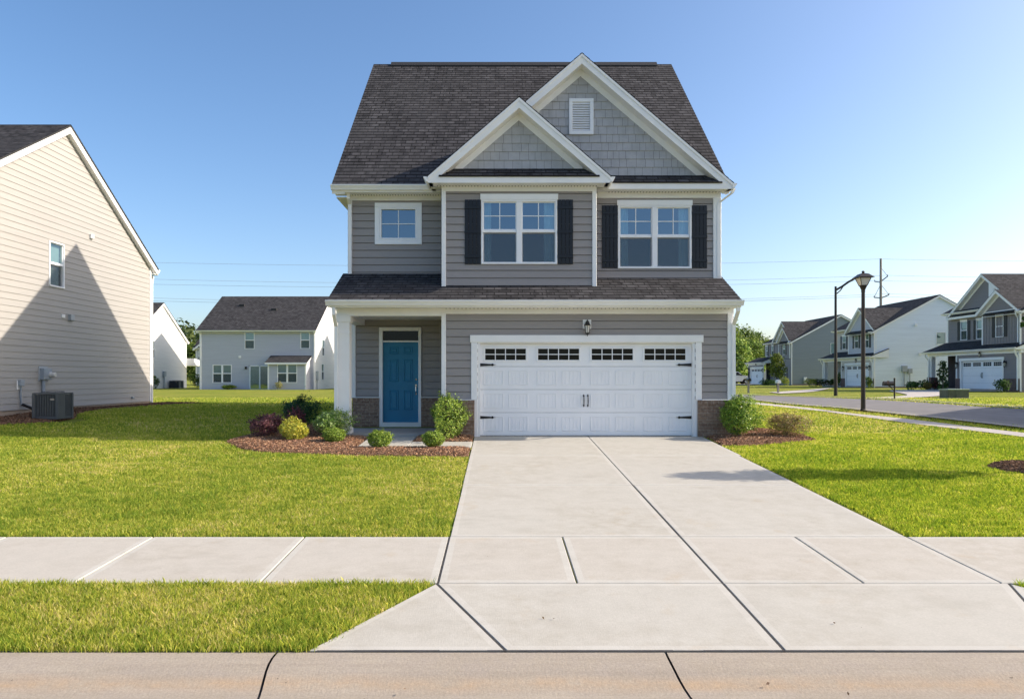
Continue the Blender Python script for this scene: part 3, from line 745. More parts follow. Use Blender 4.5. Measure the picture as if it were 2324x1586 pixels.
gable(H, 1.956, 3.55, 5.91, .856, 17.0, YR, (17.35, 20.7), base=6.17)
gutter(H, frame_y(15.96), PX(739, 15.9), PX(1688, 15.9), 3.035); gutter(H, frame_y(YEV - .02), XE0 + .0, -1.42, 5.895)
for f, a, b, d0 in ((frame_x(-1.61, -1), 16.43, 17.15, 0), (frame_x(2.54, 1), 16.43, 17.0, 0), (frame_x(5.5, 1), 16.98, 17.6, 0)): gutter(H, f, a, b, 5.9, .115, .105)
# downspouts
for path, f in (([(PX(758, 16.05), 2.93, .40), (PX(759, 16.05), 2.72, .40), (PX(765, YG), 2.48, .10), (PX(765, YG), -.02, .10)], fG),
                ([(PX(1672, 16.1), 2.93, .40), (PX(1672, 16.1), 2.80, .40), (PX(1664, YG), 2.52, .03), (PX(1664, YG), -.05, .03)], fG),
                ([(PX(796, YL), 5.77, .28), (PX(796, YL), 5.62, .26), (PX(796, YL), 5.52, .07), (PX(796, YL), 3.86, .07), (PX(797, YL), 3.84, .10)], fL),
                ([(PX(1660, YR), 5.80, .2), (PX(1655, YR), 5.70, .2), (PX(1632, YR), 5.52, .02), (PX(1630, YR), 5.38, .02), (PX(1630, YR), 3.75, .02)], fR)):
    k = MB(); k.rtube(f, path, .037, .03); H.add('downspout', k, 'trim')

# ================================================================== helper for plainer houses
def gable_house(name, label, loc, W, D, ze, slope, wallmat, front=(), right=(), left=(), found=.0, roofmat='roof_far', lapw=.17, over=.3, group=None, front_mat=None, vents=()):
    """ridge along x; front looks to -y; local x in [0, W], y in [0, D]"""
    h = Thing(name, label, 'house', loc, 0, group); zr = ze + slope * D / 2
    def holes(ws): return [whole(w[0], w[1], w[2], w[3]) for w in ws]
    m = MB(); m.lap(frame_y(0), [(0, found), (W, found), (W, ze), (0, ze)], lapw, .014, holes(front)); 
    h.add('front_siding', m, front_mat or wallmat)
    m = MB(); m.lap(frame_x(W), [(0, found), (D, found), (D, ze), (D / 2, zr), (0, ze)], lapw, .014, holes(right))
    m.lap(frame_x(0, -1), [(0, found), (D, found), (D, ze), (D / 2, zr), (0, ze)], lapw, .014, holes(left))
    m.lap(frame_y(D, 1), [(0, found), (W, found), (W, ze), (0, ze)], lapw, .014); h.add('siding', m, wallmat)
    if found > 0: m = MB(); m.box(.02, W - .02, .02, D - .02, -.6, found + .01); h.add('foundation', m, 'foundation')
    e = over; zo = ze - e * slope
    for ye, nm in ((-e, 'front_roof'), (D + e, 'rear_roof')): rafter_roof(h, -e, W + e * .6, ye, zo + .14, D / 2, zr + .14, roofmat, nm, .15)
    for X, xo in ((0, -e + .02), (W, W + e * .6 - .02)):
        r = MB()
        for y in (-e + .02, D + e - .02):
            p = [(y, zo + .1), (D / 2, zr + .1), (D / 2, zr - .12), (y, zo - .1)]
            r.prism(p, lambda q: (X, q[0], q[1]), lambda q: (xo, q[0], q[1]))
        h.add('rake_board', r, 'trim')
    for y_, y2_ in ((-e + .03, 0), (D, D + e - .03)): r = MB(); r.box(-e + .05, W + e * .6 - .05, y_, y2_, zo - .08, zo - .055); h.add('soffit', r, 'trim')
    r = MB()
    for f_, c_ in ((frame_y(0), -.02), (frame_y(0), W - .1), (frame_x(W), 0), (frame_x(W), D - .1)): r = MB(); r.bbox(f_, c_, c_ + .11, found, ze, -.02, .029); h.add('corner_trim', r, 'trim')
    gutter(h, frame_y(-e + .02), -e, W + e * .6, zo + .12); gutter(h, frame_y(D + e - .02, 1), -e, W + e * .6, zo + .12)
    for fr, ws in ((frame_y(0), front), (frame_x(W), right), (frame_x(0, -1), left)):
        for w in ws: window(h, fr, w[0], w[1], w[2], w[3], units=w[4] if len(w) > 4 else 1, grid=w[5] if len(w) > 5 else False, blind=w[6] if len(w) > 6 else .95, gl='glass_far')
    return h, zr

# --- beige house on the left
BX, BY0 = -13.3, 16.75
def LY(px): return BX * F / (px - CX)            # depth at which a pixel column meets the beige wall
bz = .30
def bl(px, py): Y = LY(px); return (Y - BY0, PZ(py, Y) - bz)
wy0, wz1 = bl(110, 545); wy1, _ = bl(144.5, 553); _, wz0 = bl(110, 649)
WB = 12.0
hb, _ = gable_house('house', 'tall beige house whose sunlit gable side carries a triangular shadow', (BX - WB, BY0, bz), WB, 10.85, 5.25, .625, 'beige', right=[(wy0, wy1, wz0, wz1, 1, False, .98)], found=.14, lapw=.178, roofmat='roof')
fBg = frame_x(WB)
def plate(name, px0, px1, py0, py1, dep, mat, parent=None, mk=None):
    a0, b1 = bl(px0, py0); a1, _ = bl(px1, py0); _, b0 = bl(px0, py1); k = MB()
    k.bbox(fBg, a0, a1, b0, b1, .01, dep, .01); return hb.add(name, k, mat, parent), (a0, a1, b0, b1)
plate('wall_vent', 202, 208, 531, 541, .09, 'trim'); plate('wall_vent', 138, 145, 713, 721, .05, 'trim')
o, q = plate('wall_vent', 154, 162, 714, 727, .11, 'galv')
plate('meter_board', 86, 107, 831, 865, .03, 'galv')
o, q = plate('meter_box', 88, 106, 836, 861, .16, 'conduit')
k = MB(); k.lathe([(.085, 0), (.085, .03), (.075, .05), (.075, .14), (.055, .16)], (0, 0, 0), 14); c = ((q[0] + q[1]) / 2 + .1, (q[2] + q[3]) / 2 - .02)
k.v = [fBg(c[0] + v[0], c[1] + v[1], .16 + v[2]) for v in k.v]; hb.add('meter', k, 'frost', o)
a, b = bl(93.5, 862); k = MB(); k.tube([fBg(a, b, .07), fBg(a, .05, .07)], .045, 10); hb.add('conduit', k, 'conduit')
plate('disconnect_board', 37, 44, 863, 884, .03, 'trim'); o, q = plate('disconnect_box', 38, 47, 862, 876, .12, 'conduit')
a, b = bl(43, 876); k = MB(); a2, b2 = bl(46, 922); a3, b3 = bl(84, 938)
k.tube([fBg(a, b, .06), fBg(a, b - .3, .05), fBg(a2 - .02, b2 + .05, .05)], .022, 8); hb.add('conduit', k, 'conduit')
k = MB(); k.tube([fBg(a2 - .02, b2 + .06, .05), fBg(a2 + .12, b2 - .02, .15), fBg((a2 + a3) / 2, b3 + .08, .32), fBg(a3 - .2, b3 + .01, .42), fBg(a3 + .1, b3 + .02, .5)], .04, 8); hb.add('refrigerant_line', k, 'iron')
plate('spigot', 297, 301, 900, 904, .08, 'galv')
k = MB(); fr = frame_x(WB); yy = 10.85 - .02
k.rtube(frame_y(10.85, 1), [(WB - .02, 4.95, .2), (WB - .02, 4.85, .2), (WB + .02, 4.6, .04), (WB + .02, .05, .04), (WB + .12, -.02, .06)], .04, .035); hb.add('downspout', k, 'trim')

# --- air conditioner beside it
def ac_unit(label, x, y, z, s=.82, hgt=.86, group=None):
    A = Thing('air_conditioner', label, 'air conditioner', (x, y, z), 0, group)
    b = MB(); b.box(-s / 2 + .03, s / 2 - .03, -s / 2 + .03, s / 2 - .03, .04, hgt - .05); A.add('coil', b, 'coil_unlit')
    b = MB()
    for sx in (-1, 1):
        for sy in (-1, 1): b.box(sx * s / 2 - .035, sx * s / 2 + .035, sy * s / 2 - .035, sy * s / 2 + .035, .0, hgt - .02)
    for k in range(1, 14):
        t = -s / 2 + s * k / 14
        for sg in (-1, 1):
            b.box(t - .012, t + .012, sg * s / 2 - .012, sg * s / 2 + .012, .05, hgt - .05); b.box(sg * s / 2 - .012, sg * s / 2 + .012, t - .012, t + .012, .05, hgt - .05)
    b.box(-s / 2 - .02, s / 2 + .02, -s / 2 - .02, s / 2 + .02, .0, .06)
    # solid service corner
    b.box(s / 2 - .012, s / 2 + .016, -s / 2 - .01, -s / 2 + .3, .05, hgt - .03)
    A.add('casing', b, 'ac')
    b = MB(); b.box(-s / 2 - .03, s / 2 + .03, -s / 2 - .03, s / 2 + .03, hgt - .04, hgt)
    for k in range(1, 7):
        r = s * .43 * k / 6; b.tube([(r * math.cos(t * math.pi / 10), r * math.sin(t * math.pi / 10), hgt + .03) for t in range(21)], .006, 4, False)
    for k in range(8): b.tube([(0, 0, hgt + .035), (s * .45 * math.cos(k * math.pi / 4), s * .45 * math.sin(k * math.pi / 4), hgt + .02)], .007, 4)
    A.add('fan_grille', b, 'ac')
    b = MB(); b.lathe([(.05, 0), (.05, .006)], (0, 0, 0), 12); b.v = [(v[0] * 1.2 + .18, -s / 2 - .02 - v[2], hgt - .17 + v[1] * .55) for v in b.v]; A.add('badge', b, 'wood')
    return A
gx, gy = -11.75, 19.05
ac_unit('dark grey air conditioner on the mulch beside the tall beige house', gx, gy, tz(gx, gy) + .03, .61, .68)
b = MB(); b.box(-.45, .62, -.42, .42, -.1, .03); solo('equipment_pad', b, 'slab', 'flat concrete pad under the dark grey air conditioner by the beige house', 'concrete pad', loc=(gx + .08, gy, tz(gx, gy) - .0))

# --- grey house at the back of the lots (seen from behind)
AY = 63.0
def ax(px): return PX(px, AY) + 26.0
def az(py): return PZ(py, AY) - .21
c3 = lambda x, y: (326.8 + x * .1927, 653.6 + y * .1927)
def wA(x0, x1, y0, y1, *r):
    p, q = c3(x0, y1), c3(x1, y0); return (ax(p[0]), ax(q[0]), az(p[1]), az(q[1])) + r
wins = [wA(1185, 1302, 517, 718, 1, False, .98), wA(1842, 1953, 517, 715, 1, False, .98), wA(808, 1033, 903, 1117, 2, False, .9)]
hA, zrA = gable_house('house', 'pale grey house seen from its back, with a sliding glass door and dark shingle roof', (-26.0, AY, .21), 9.95, 11.4, 5.28, .60, 'white_siding', front=wins, front_mat='backgrey',
                      right=[(2.6, 3.5, 3.1, 4.6), (2.4, 3.3, .9, 2.4)])
bz0 = MB(); bx0, bx1 = ax(c3(1520, 0)[0]), ax(c3(1958, 0)[0]); bw = wA(1627, 1856, 898, 1115)
bz0.lap(frame_y(-1.4), [(bx0, 0), (bx1, 0), (bx1, 2.4), (bx0, 2.4)], .17, .014, [whole(*bw)]); bz0.lap(frame_x(bx1), [(-1.4, 0), (0, 0), (0, 2.9), (-1.4, 2.4)], .17, .014); bz0.lap(frame_x(bx0, -1), [(-1.4, 0), (0, 0), (0, 2.9), (-1.4, 2.4)], .17, .014)
hA.add('bay', bz0, 'backgrey'); window(hA, frame_y(-1.4), *bw, units=2, grid=False, blind=.95, gl='glass_far')
rafter_roof(hA, bx0 - .2, bx1 + .15, -1.65, 2.42, .02, 3.05, 'roof_far', 'bay_roof', .15)
k = MB(); k.bbox(frame_y(-1.4), bx0 - .02, bx0 + .1, 0, 2.4, 0, .04); k.bbox(frame_y(-1.4), bx1 - .1, bx1 + .02, 0, 2.4, 0, .04); k.bbox(frame_y(-1.6), bx0 - .2, bx1 + .15, 2.24, 2.4, 0, .06)
k.prism([(-1.6, 2.2), (0, 2.8), (0, 3.0), (-1.6, 2.4)], lambda q: (bx1 + .02, q[0], q[1]), lambda q: (bx1 + .1, q[0], q[1])); hA.add('bay_trim', k, 'trim')
sl = wA(1243, 1488, 910, 1198); k = MB(); f = frame_y(0); g = MB()
xm = (sl[0] + sl[1]) / 2
for q in ((sl[0], sl[1], sl[3] - .09, sl[3]), (sl[0], sl[1], sl[2] - .02, sl[2] + .07), (sl[0], sl[0] + .09, sl[2], sl[3]), (sl[1] - .09, sl[1], sl[2], sl[3]), (xm - .05, xm + .05, sl[2], sl[3])): k.bbox(f, *q, .0, .06)
o = hA.add('sliding_door', k, 'trim_cool'); g.fbox(f, sl[0] + .05, xm, sl[2], sl[3], .022, .026); hA.add('pane', g, 'glass_far', o); g = MB(); g.fbox(f, xm, sl[1] - .05, sl[2], sl[3], .022, .026); hA.add('pane', g, 'glass_far', o)
g = MB(); g.fbox(f, sl[0] + .05, xm, sl[2], sl[3], .016, .02); hA.add('blind', g, 'blind', o); g = MB(); g.fbox(f, xm, sl[1] - .05, sl[2], sl[3], .016, .02); hA.add('blind', g, 'dim_blind', o)
for x in (0.0, 9.93): k = MB(); k.rtube(f, [(x, 5.2, .22), (x, 5.1, .2), (x, 4.85, .05), (x, .1, .05), (x - .3 if x < 1 else x, .02, .12)], .05, .04); hA.add('downspout', k, 'trim')
p = c3(1203, 938); k = MB(); k.bbox(f, ax(p[0]) - .07, ax(p[0]) + .07, az(p[1]) - .12, az(p[1]) + .1, 0, .16); hA.add('wall_lamp', k, 'iron')
p = c3(1130, 810); k = MB(); k.bbox(f, ax(p[0]) - .1, ax(p[0]) + .1, az(p[1]) - .1, az(p[1]) + .1, 0, .08); hA.add('wall_vent', k, 'trim')
for (vx, vy) in ((1140, 215), (1525, 265)):
    p = c3(vx, vy); zz = az(p[1]); t = (zz - 5.28) / .6; Yv = AY + t; xv = PX(p[0], Yv) + 26; zv = PZ(p[1], Yv) - .21
    t = (zv - 5.28) / .6; k = MB(); k.box(xv - .28, xv + .2, t - .25, t + .3, 5.28 + .6 * t - .2, 5.28 + .6 * t + .22); hA.add('roof_vent', k, 'roof_edge')
k = MB(); k.box(ax(c3(1050, 0)[0]), ax(c3(1425, 0)[0]), -1.6, -.05, -.1, .04); hA.add('patio_slab', k, 'walk_far')
k = MB(); k.bbox(frame_x(9.95), .3, .6, .9, 1.7, 0, .2); k.tube([(10.05, .45, .9), (10.05, .45, .1)], .05, 6); hA.add('meter_box', k, 'galv')

# --- white house behind the beige one
hB, _ = gable_house('house', 'white house beyond the beige one, its sunlit gable side half in shadow', (-44.0, 63.4, .2), 12.0, 10.6, 4.85, .62, 'white_siding', right=[(3.05, 3.75, 2.9, 4.55, 1, False, .98)])
k = MB(); k.box(8.5, 12.9, 10.6, 14.2, 2.35, 2.7); k.prism([(10.6, 3.1), (10.6, 2.7), (14.3, 2.7)], lambda q: (8.5, q[0], q[1]), lambda q: (12.8, q[0], q[1])); hB.add('porch_roof', k, 'trim')
k = MB(); k.box(12.4, 12.75, 13.8, 14.15, 0, 2.4); hB.add('porch_column', k, 'trim')
k = MB(); k.bbox(frame_x(12.0), 5.35, 5.75, 1.25, 1.75, 0, .2); k.tube([(12.1, 5.5, 1.25), (12.1, 5.5, 0)], .05, 6); hB.add('meter_box', k, 'galv')
ac_unit('small far air conditioner against the white gable house', -31.4, 70.4, .2, .9, .85)
# --- sliver of a house further on
hC, _ = gable_house('house', 'distant pale house with a brick red gable, mostly hidden by the pale grey one', (-39.4, 94, .25), 11.0, 10.0, 5.0, .6, 'backgrey')
gable(hC, 2.3, 2.6, 4.75, .8, -.35, -.05, (1, 4), w=.25, fw=.2, roofmat='roof_far', infill='lap', infmat='brick_red', ret=False)
window(hC, frame_y(-.02), .25, 1.2, 3.2, 4.5, grid=False, blind=.9, gl='glass_far'); window(hC, frame_y(-.02), .3, 1.3, .9, 1.7, grid=False, blind=.9, gl='glass_far')
gable_house('house', 'white house standing straight behind the large grey one', (-9.6, 62.0, .25), 11.0, 11.4, 5.3, .6, 'white_siding')
# --- a house over the road, beyond the right edge of the picture: its shadow falls on the road
gable_house('house', 'house across the side street, beyond the white sidewalk', (25.2, 14.9, .1), 10.0, 9.6, 5.3, .75, 'cream')
# --- a low grey roofed house far off
gable_house('house', 'far low house with a pale grey roof behind the parked pickup truck', (56, 160, .3), 14.0, 9.0, 3.2, .5, 'backgrey')

# ================================================================== houses along the side street
def street_house(label, X0, Ym, z0, cfg, group='houses along the side street'):
    h = Thing('house', label, 'house', (X0, Ym, z0), -math.pi / 2, group)
    xl, xr, D = cfg['xl'], cfg['xr'], cfg.get('D', 12.8); yr, zr = cfg.get('yr', 6.4), cfg.get('zr', 9.15); e0 = cfg.get('e0', 5.68)
    sl = (zr - e0) / yr; cu = cfg['cu']; b0, b1, cb = cfg['bay']; sm, fm, um, bm = cfg['side'], cfg['front'], cfg['upper'], cfg['baymat']
    g0, g1 = cfg['gar']; gy = cfg.get('gy', 0.0); f0 = frame_y(gy); fu, fb = frame_y(cu), frame_y(cb); d0, d1 = cfg['door']; ze = cfg.get('ze', 2.98)
    m = MB()
    ys = gy if cfg['sidey'] is None else cfg['sidey']
    m.lap(frame_x(xr), [(ys, .1), (D, .1), (D, e0 - .1), (yr, zr - .15), (cb if b1 > xr - .5 else cu, e0 + (cb if b1 > xr - .5 else cu) * sl - .1), (ys, 3.1)] if False else
          [(ys, .1), (D, .1), (D, e0 - .1), (yr, zr - .15), (ys, e0 + ys * sl - .1)], .17, .014, [whole(*w[:4]) for w in cfg.get('swin', ())])
    m.lap(frame_x(xl, -1), [(cu, .1), (D, .1), (D, e0 - .1), (yr, zr - .15), (cu, e0 + cu * sl - .1)], .17, .014)
    m.lap(frame_y(D, 1), [(xl, .1), (xr, .1), (xr, e0), (xl, e0)], .17, .014); h.add('side_siding', m, sm)
    for w in cfg.get('swin', ()): window(h, frame_x(xr), *w[:4], sash=False, grid=False, blind=.98, gl='glass_far')
    k = MB(); k.box(xl + .03, xr - .03, max(gy, 0) + .03, D - .03, -.5, .12); h.add('foundation', k, 'foundation')
    # lower front
    m = MB(); m.lap(f0, [(g0, 0), (g1, 0), (g1, ze - .08), (g0, ze - .08)], .17, .014, [(d0 - .03, d1 + .03, 0, 2.27)]); 
    if cfg.get('porch'): m.lap(frame_y(gy + 2.2), [(xl, 0), (g0, 0), (g0, ze - .08), (xl, ze - .08)], .17, .014); m.lap(frame_x(g0, -1), [(gy, 0), (gy + 2.2, 0), (gy + 2.2, ze), (gy, ze)], .17, .014)
    if cfg.get('low'): lw = cfg['low']; m.lap(frame_y(lw[2]), [(lw[0], 0), (lw[1], 0), (lw[1], 3.4), (lw[0], 3.4)], .17, .014, [whole(*w[:4]) for w in cfg.get('lwin', ())])
    h.add('lower_siding', m, fm)
    for w in cfg.get('lwin', ()):
        window(h, frame_y(cfg['low'][2]), *w[:4], grid=True, head=.12, blind=.9, gl='glass_far'); shutter(h, frame_y(cfg['low'][2]), w[1] + .02, w[1] + .42, w[2], w[3])
    for sk_ in ((g0 - .06, d0 - .14), (d1 + .14, g1 + .02)): k = MB(); k.bbox(f0, sk_[0], sk_[1], 0, .9, 0, .08); h.add('brick_skirt', k, 'brick_red' if cfg.get('brk', 1) else fm)
    garage_door(h, f0, d0, d1, .0, 2.25, False); t = MB()
    t.bbox(f0, d0 - .24, d1 + .24, 2.26, 2.48, 0, .06); t.bbox(f0, d0 - .18, d0, 0, 2.26, -.1, .04); t.bbox(f0, d1, d1 + .18, 0, 2.26, -.1, .04)
    t.bbox(f0, g0 - .06, g0 + .08, .9, ze, 0, .04); t.bbox(f0, g1 - .12, g1 + .02, 0, ze, 0, .05); h.add('garage_trim', t, 'trim')
    k = MB(); c = (d0 + d1) / 2
    for s in (-1, 1): k.tube([f0(c + s * .06, .95, -.09), f0(c + s * .06, 1.05, -.04), f0(c + s * .06, 1.25, -.04), f0(c + s * .06, 1.35, -.09)], .018, 6)
    h.add('door_pull', k, 'iron')
    wall_lantern(h, f0, c, 2.72, False, .8)
    for s in (d0 - .45, d1 + .42): wall_lantern(h, f0, s, 1.95, False, .95)
    # porch roof over the lower front
    p0, p1 = cfg['proof']; py = gy - .42; pt = cfg.get('ptop', cu); slp = .40
    rafter_roof(h, p0, p1, py, ze + .13, pt + .02, ze + .13 + slp * (pt - py), 'roof_far', 'porch_roof', .15)
    t = MB(); t.box(p0 + .05, p1 - .05, py + .02, gy + .05, ze - .04, ze); t.box(p0 + .1, p1 - .1, gy - .03, gy + .2, ze - .26, ze - .04)
    t.prism([(py + .03, ze - .02), (py + .03, ze + .1), (pt, ze + .1 + slp * (pt - py)), (pt, ze - .02)], lambda q: (p1 - .07, q[0], q[1]), lambda q: (p1 - .03, q[0], q[1]))
    t.prism([(py + .03, ze - .02), (py + .03, ze + .1), (pt, ze + .1 + slp * (pt - py)), (pt, ze - .02)], lambda q: (p0 + .03, q[0], q[1]), lambda q: (p0 + .07, q[0], q[1]))
    h.add('porch_fascia', t, 'trim'); gutter(h, frame_y(py), p0, p1, ze + .12)
    if cfg.get('porch'):
        t = MB(); t.box(xl, xl + .34, gy, gy + .34, 1.0 if cfg.get('pier') else 0, ze - .04); h.add('porch_column', t, 'trim')
        if cfg.get('pier'): t = MB(); t.box(xl - .12, xl + .46, gy - .12, gy + .46, 0, 1.0); h.add('column_pier', t, 'brick_red')
        t = MB(); t.box(xl, g0, gy - .1, gy + 2.2, -.3, .12); h.add('porch_floor', t, 'slab')
        t = MB(); t.bbox(frame_y(gy + 2.2), (xl + g0) / 2 - .55, (xl + g0) / 2 + .55, .1, 2.35, 0, .07); h.add('front_door', t, 'shutter')
    for x in (p0 + .3, p1 - .25):
        k = MB(); xx = xl + .1 if x < 0 and cfg.get('porch') else (g1 - .06 if x > 0 else g0 + .05); k.rtube(f0, [(x, ze, .33), (x, ze - .2, .33), (xx, ze - .6, .09), (xx, .1, .09)], .05, .045); h.add('downspout', k, 'trim')
    # upper front
    m = MB(); ut = e0 + cu * sl; m.lap(fu, [(xl, ze), (b0 + .2, ze), (b0 + .2, ut - .12), (xl, ut - .12)], .17, .014, [whole(*w[:4]) for w in cfg['uwin']])
    if b1 < xr - .3: h.add('upper_siding', m, um); m = MB(); m.lap(fu, [(b1, ze), (xr, ze), (xr, ut - .12), (b1, ut - .12)], .17, .014)
    h.add('upper_siding', m, um)
    m = MB(); bt = cfg.get('bt', e0 - .02); zb = cfg.get('bz', 3.45)
    if cfg.get('batten'):
        m.poly([fb(b0, zb, 0), fb(b1, zb, 0), fb(b1, bt, 0), fb(b0, bt, 0)]); x = b0 + .15
        while x < b1 - .1: m.bbox(fb, x, x + .045, zb, bt, 0, .022); x += .3
    else: m.lap(fb, [(b0, zb), (b1, zb), (b1, bt), (b0, bt)], .17, .014, [whole(*w[:4]) for w in cfg['bwin']])
    m.lap(frame_x(b0, -1), [(cb, zb), (cu, zb), (cu, bt), (cb, bt)], .17, .014)
    if b1 < xr - .02: m.lap(frame_x(b1, 1), [(cb, zb), (cu, zb), (cu, bt), (cb, bt)], .17, .014)
    h.add('bay', m, bm)
    for f, ws in ((fu, cfg['uwin']), (fb, cfg['bwin'])):
        for w in ws:
            window(h, f, *w[:4], grid=False, head=.14, blind=.95, gl='glass_far'); sw = w[4] if len(w) > 4 else .36
            if sw: shutter(h, f, w[0] - sw - .02, w[0] - .02, w[2], w[3]); shutter(h, f, w[1] + .02, w[1] + .02 + sw, w[2], w[3])
    t = MB(); t.bbox(fb, b0 - .02, b0 + .11, zb, bt, 0, .04); t.bbox(fb, b1 - .11, b1 + .02, zb, bt, 0, .05); t.bbox(fu, xl - .02, xl + .1, ze + .3, ut - .1, 0, .04)
    t.bbox(fu, xl, b0, ut - .32, ut - .12, 0, .03); t.bbox(fb, b0, b1, bt - .18, bt, 0, .035)
    t.bbox(frame_x(xr), ys, ys + .12, 0, e0, 0, .03); h.add('corner_trim', t, 'trim')
    # roofs
    o = .35; cut = b0
    rafter_roof(h, xl - .3, cut + .4, cu - o, ut - o * sl, yr, zr, 'roof_far', 'main_roof', .15); rafter_roof(h, cut + .4, xr + .22, cfg.get('eR', 0) - o, e0 + (cfg.get('eR', 0) - o) * sl, yr, zr, 'roof_far', 'main_roof', .15)
    rafter_roof(h, xl - .3, xr + .22, D + .3, e0 - .3 * sl, yr, zr, 'roof_far', 'rear_roof', .15)
    r = MB(); y0 = cfg.get('eR', 0) - o + .02
    for (ya, za) in ((y0, e0 + y0 * sl), (D + .28, e0 - .28 * sl)):
        r.prism([(ya, za - .03), (yr, zr - .03), (yr, zr - .27), (ya, za - .25)], lambda q: (xr, q[0], q[1]), lambda q: (xr + .2, q[0], q[1]))
    h.add('rake_board', r, 'trim')
    r = MB(); r.box(xl - .28, cut + .3, cu - o + .02, cu, ut - o * sl - .16, ut - o * sl - .13); h.add('soffit', r, 'trim'); gutter(h, frame_y(cu - o + .02), xl - .3, cut, ut - o * sl + .0)
    r = MB(); yy = cfg.get('eR', 0) - o + .02; r.box(cut + .5, xr + .2, yy, yy + o, e0 + yy * sl - .17, e0 + yy * sl - .14); h.add('soffit', r, 'trim')
    gutter(h, frame_y(yy), max(cut + .5, b1 - .3) if cfg.get('gut') else xr - .3, xr + .22, e0 + yy * sl)
    k = MB(); k.rtube(fb if b1 > xr - .5 else fu, [(b1 - .02, e0 - .1, .28), (b1 - .02, e0 - .25, .28), (b1 - .06, e0 - .5, .09), (b1 - .06, zb + .02, .09)], .05, .045); h.add('downspout', k, 'trim')
    for g in cfg['gables']: gable(h, *g['a'], roofmat='roof_far', infill='lap', infmat=g['m'], ret=g.get('ret', False), base=g.get('base'), w=.24, fw=.18, fas=.2)
    if cfg.get('vent'): x, z, y = cfg['vent']; k = MB(); k.bbox(frame_y(y), x - .33, x + .33, z - .5, z + .5, 0, .05); h.add('gable_vent', k, 'trim_cool')
    return h
class RF:
    def __init__(s, X0, Ym, z0): s.X0, s.Ym, s.z0 = X0, Ym, z0
    def __call__(s, px, py, c=0): Y = (s.X0 + c) * F / (px - CX); return (s.Ym - Y, PZ(py, Y) - s.z0)
    def rect(s, x0, x1, y0, y1, c, off, k):
        p = (off[0] + x0 * k, off[0] + x1 * k); a0, b1 = s(p[0], off[1] + y0 * k, c); a1, _ = s(p[1], 0, c); _, b0 = s(p[0], off[1] + y1 * k, c); return (a0, a1, b0, b1)
O6, K6, O5, K5 = (1936.6, 581), .2136, (1646.2, 690), .145
r1 = RF(36.5, 56.0, .36)
street_house('taupe house with a board and batten bay, nearest of the houses along the side street', 36.5, 56.0, .36, dict(xl=-5.3, xr=5.35, cu=1.6, bay=(1.0, 5.0, .3), side='taupe', front='taupe', upper='taupe', baymat='taupe', batten=True,
    gar=(-1.6, 5.35), door=(-1.0, 3.6), porch=True, pier=True, proof=(-5.6, 5.6), sidey=0.0, eR=.3, bt=5.9,
    uwin=[r1.rect(1140, 1212, 697, 897, 1.6, O6, K6), (lambda q: (q[0], q[0] + .95, q[2], q[3], .3))(r1.rect(1308, 1360, 680, 885, 1.6, O6, K6))], bwin=[r1.rect(1513, 1598, 642, 865, .3, O6, K6)],
    gables=[dict(a=(-.5, 4.4, 6.0, .70, 1.2, 1.58, (1.7, 6.4)), m='taupe', ret=True, base=6.3), dict(a=(2.95, 2.25, 5.83, .70, -.05, .28, (.5, 4.0)), m='taupe')], vent=(.25, 7.75, 1.56)))
r2 = RF(37.0, 77.0, .36)
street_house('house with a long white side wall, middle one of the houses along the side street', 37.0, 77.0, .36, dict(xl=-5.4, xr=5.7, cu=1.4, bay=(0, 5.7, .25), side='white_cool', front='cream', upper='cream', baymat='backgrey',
    gar=(-1.0, 5.7), door=(0, 4.6), porch=True, proof=(-5.6, 5.9), sidey=.0,
    uwin=[r2.rect(1830, 1890, 505, 712, 1.4, O5, K5)], bwin=[r2.rect(2022, 2085, 470, 698, .25, O5, K5), r2.rect(2192, 2250, 450, 688, .25, O5, K5)], swin=[(6.15, 7.1, 4.25, 5.45)],
    gables=[dict(a=(2.8, 3.0, 5.75, .79, -.1, .23, (.4, 5.2)), m='backgrey')]))
r3 = RF(38.0, 99.0, .4)
street_house('house with a blue grey side wall, farthest of the houses along the side street', 38.0, 99.0, .4, dict(xl=-5.3, xr=5.1, cu=.6, bay=(.9, 4.9, .0), side='bluegrey', front='taupe', upper='taupe', baymat='taupe', brk=0,
    gar=(-8.2, -2.2), door=(-7.3, -2.7), gy=-.9, proof=(-8.6, -1.9), ptop=.6, sidey=.0, low=(-2.2, 5.1, .0), swin=[(5.1, 6.0, 4.0, 5.4)], lwin=[r3.rect(905, 955, 1000, 1165, 0, O5, K5)],
    uwin=[r3.rect(632, 668, 660, 818, .6, O5, K5), (lambda q: (q[0], q[0] + .8, q[2], q[3], .25))(r3.rect(722, 748, 655, 810, .6, O5, K5))], bwin=[r3.rect(900, 940, 620, 795, .0, O5, K5)],
    gables=[dict(a=(1.3, 3.6, 5.75, .77, .2, .55, (.7, 6.0)), m='taupe'), dict(a=(2.9, 2.15, 5.75, .85, -.3, -.03, (.3, 4.0)), m='taupe')]))
# meters on the white side wall of the middle house
o = [x for x in bpy.data.objects if x.type == 'EMPTY' and x.location.y == 77.0][0]
for nm, yy, zz, s in (('meter_box', 2.7, 1.55, .5), ('meter_box', 3.3, 1.4, .38)):
    k = MB(); f = frame_x(5.7); k.bbox(f, yy, yy + s, zz, zz + s * 1.2, 0.02, .25); k.tube([f(yy + s / 2, zz, .1), f(yy + s / 2, .1, .1)], .05, 6); link(nm, k.data(nm, [M['galv']]), o)
for yy, zz in ((4.0, 6.05), (4.4, 3.2)):
    k = MB(); k.bbox(frame_x(5.7), yy, yy + .25, zz, zz + .25, .01, .12); link('wall_vent', k.data('wall_vent', [M['trim']]), o)

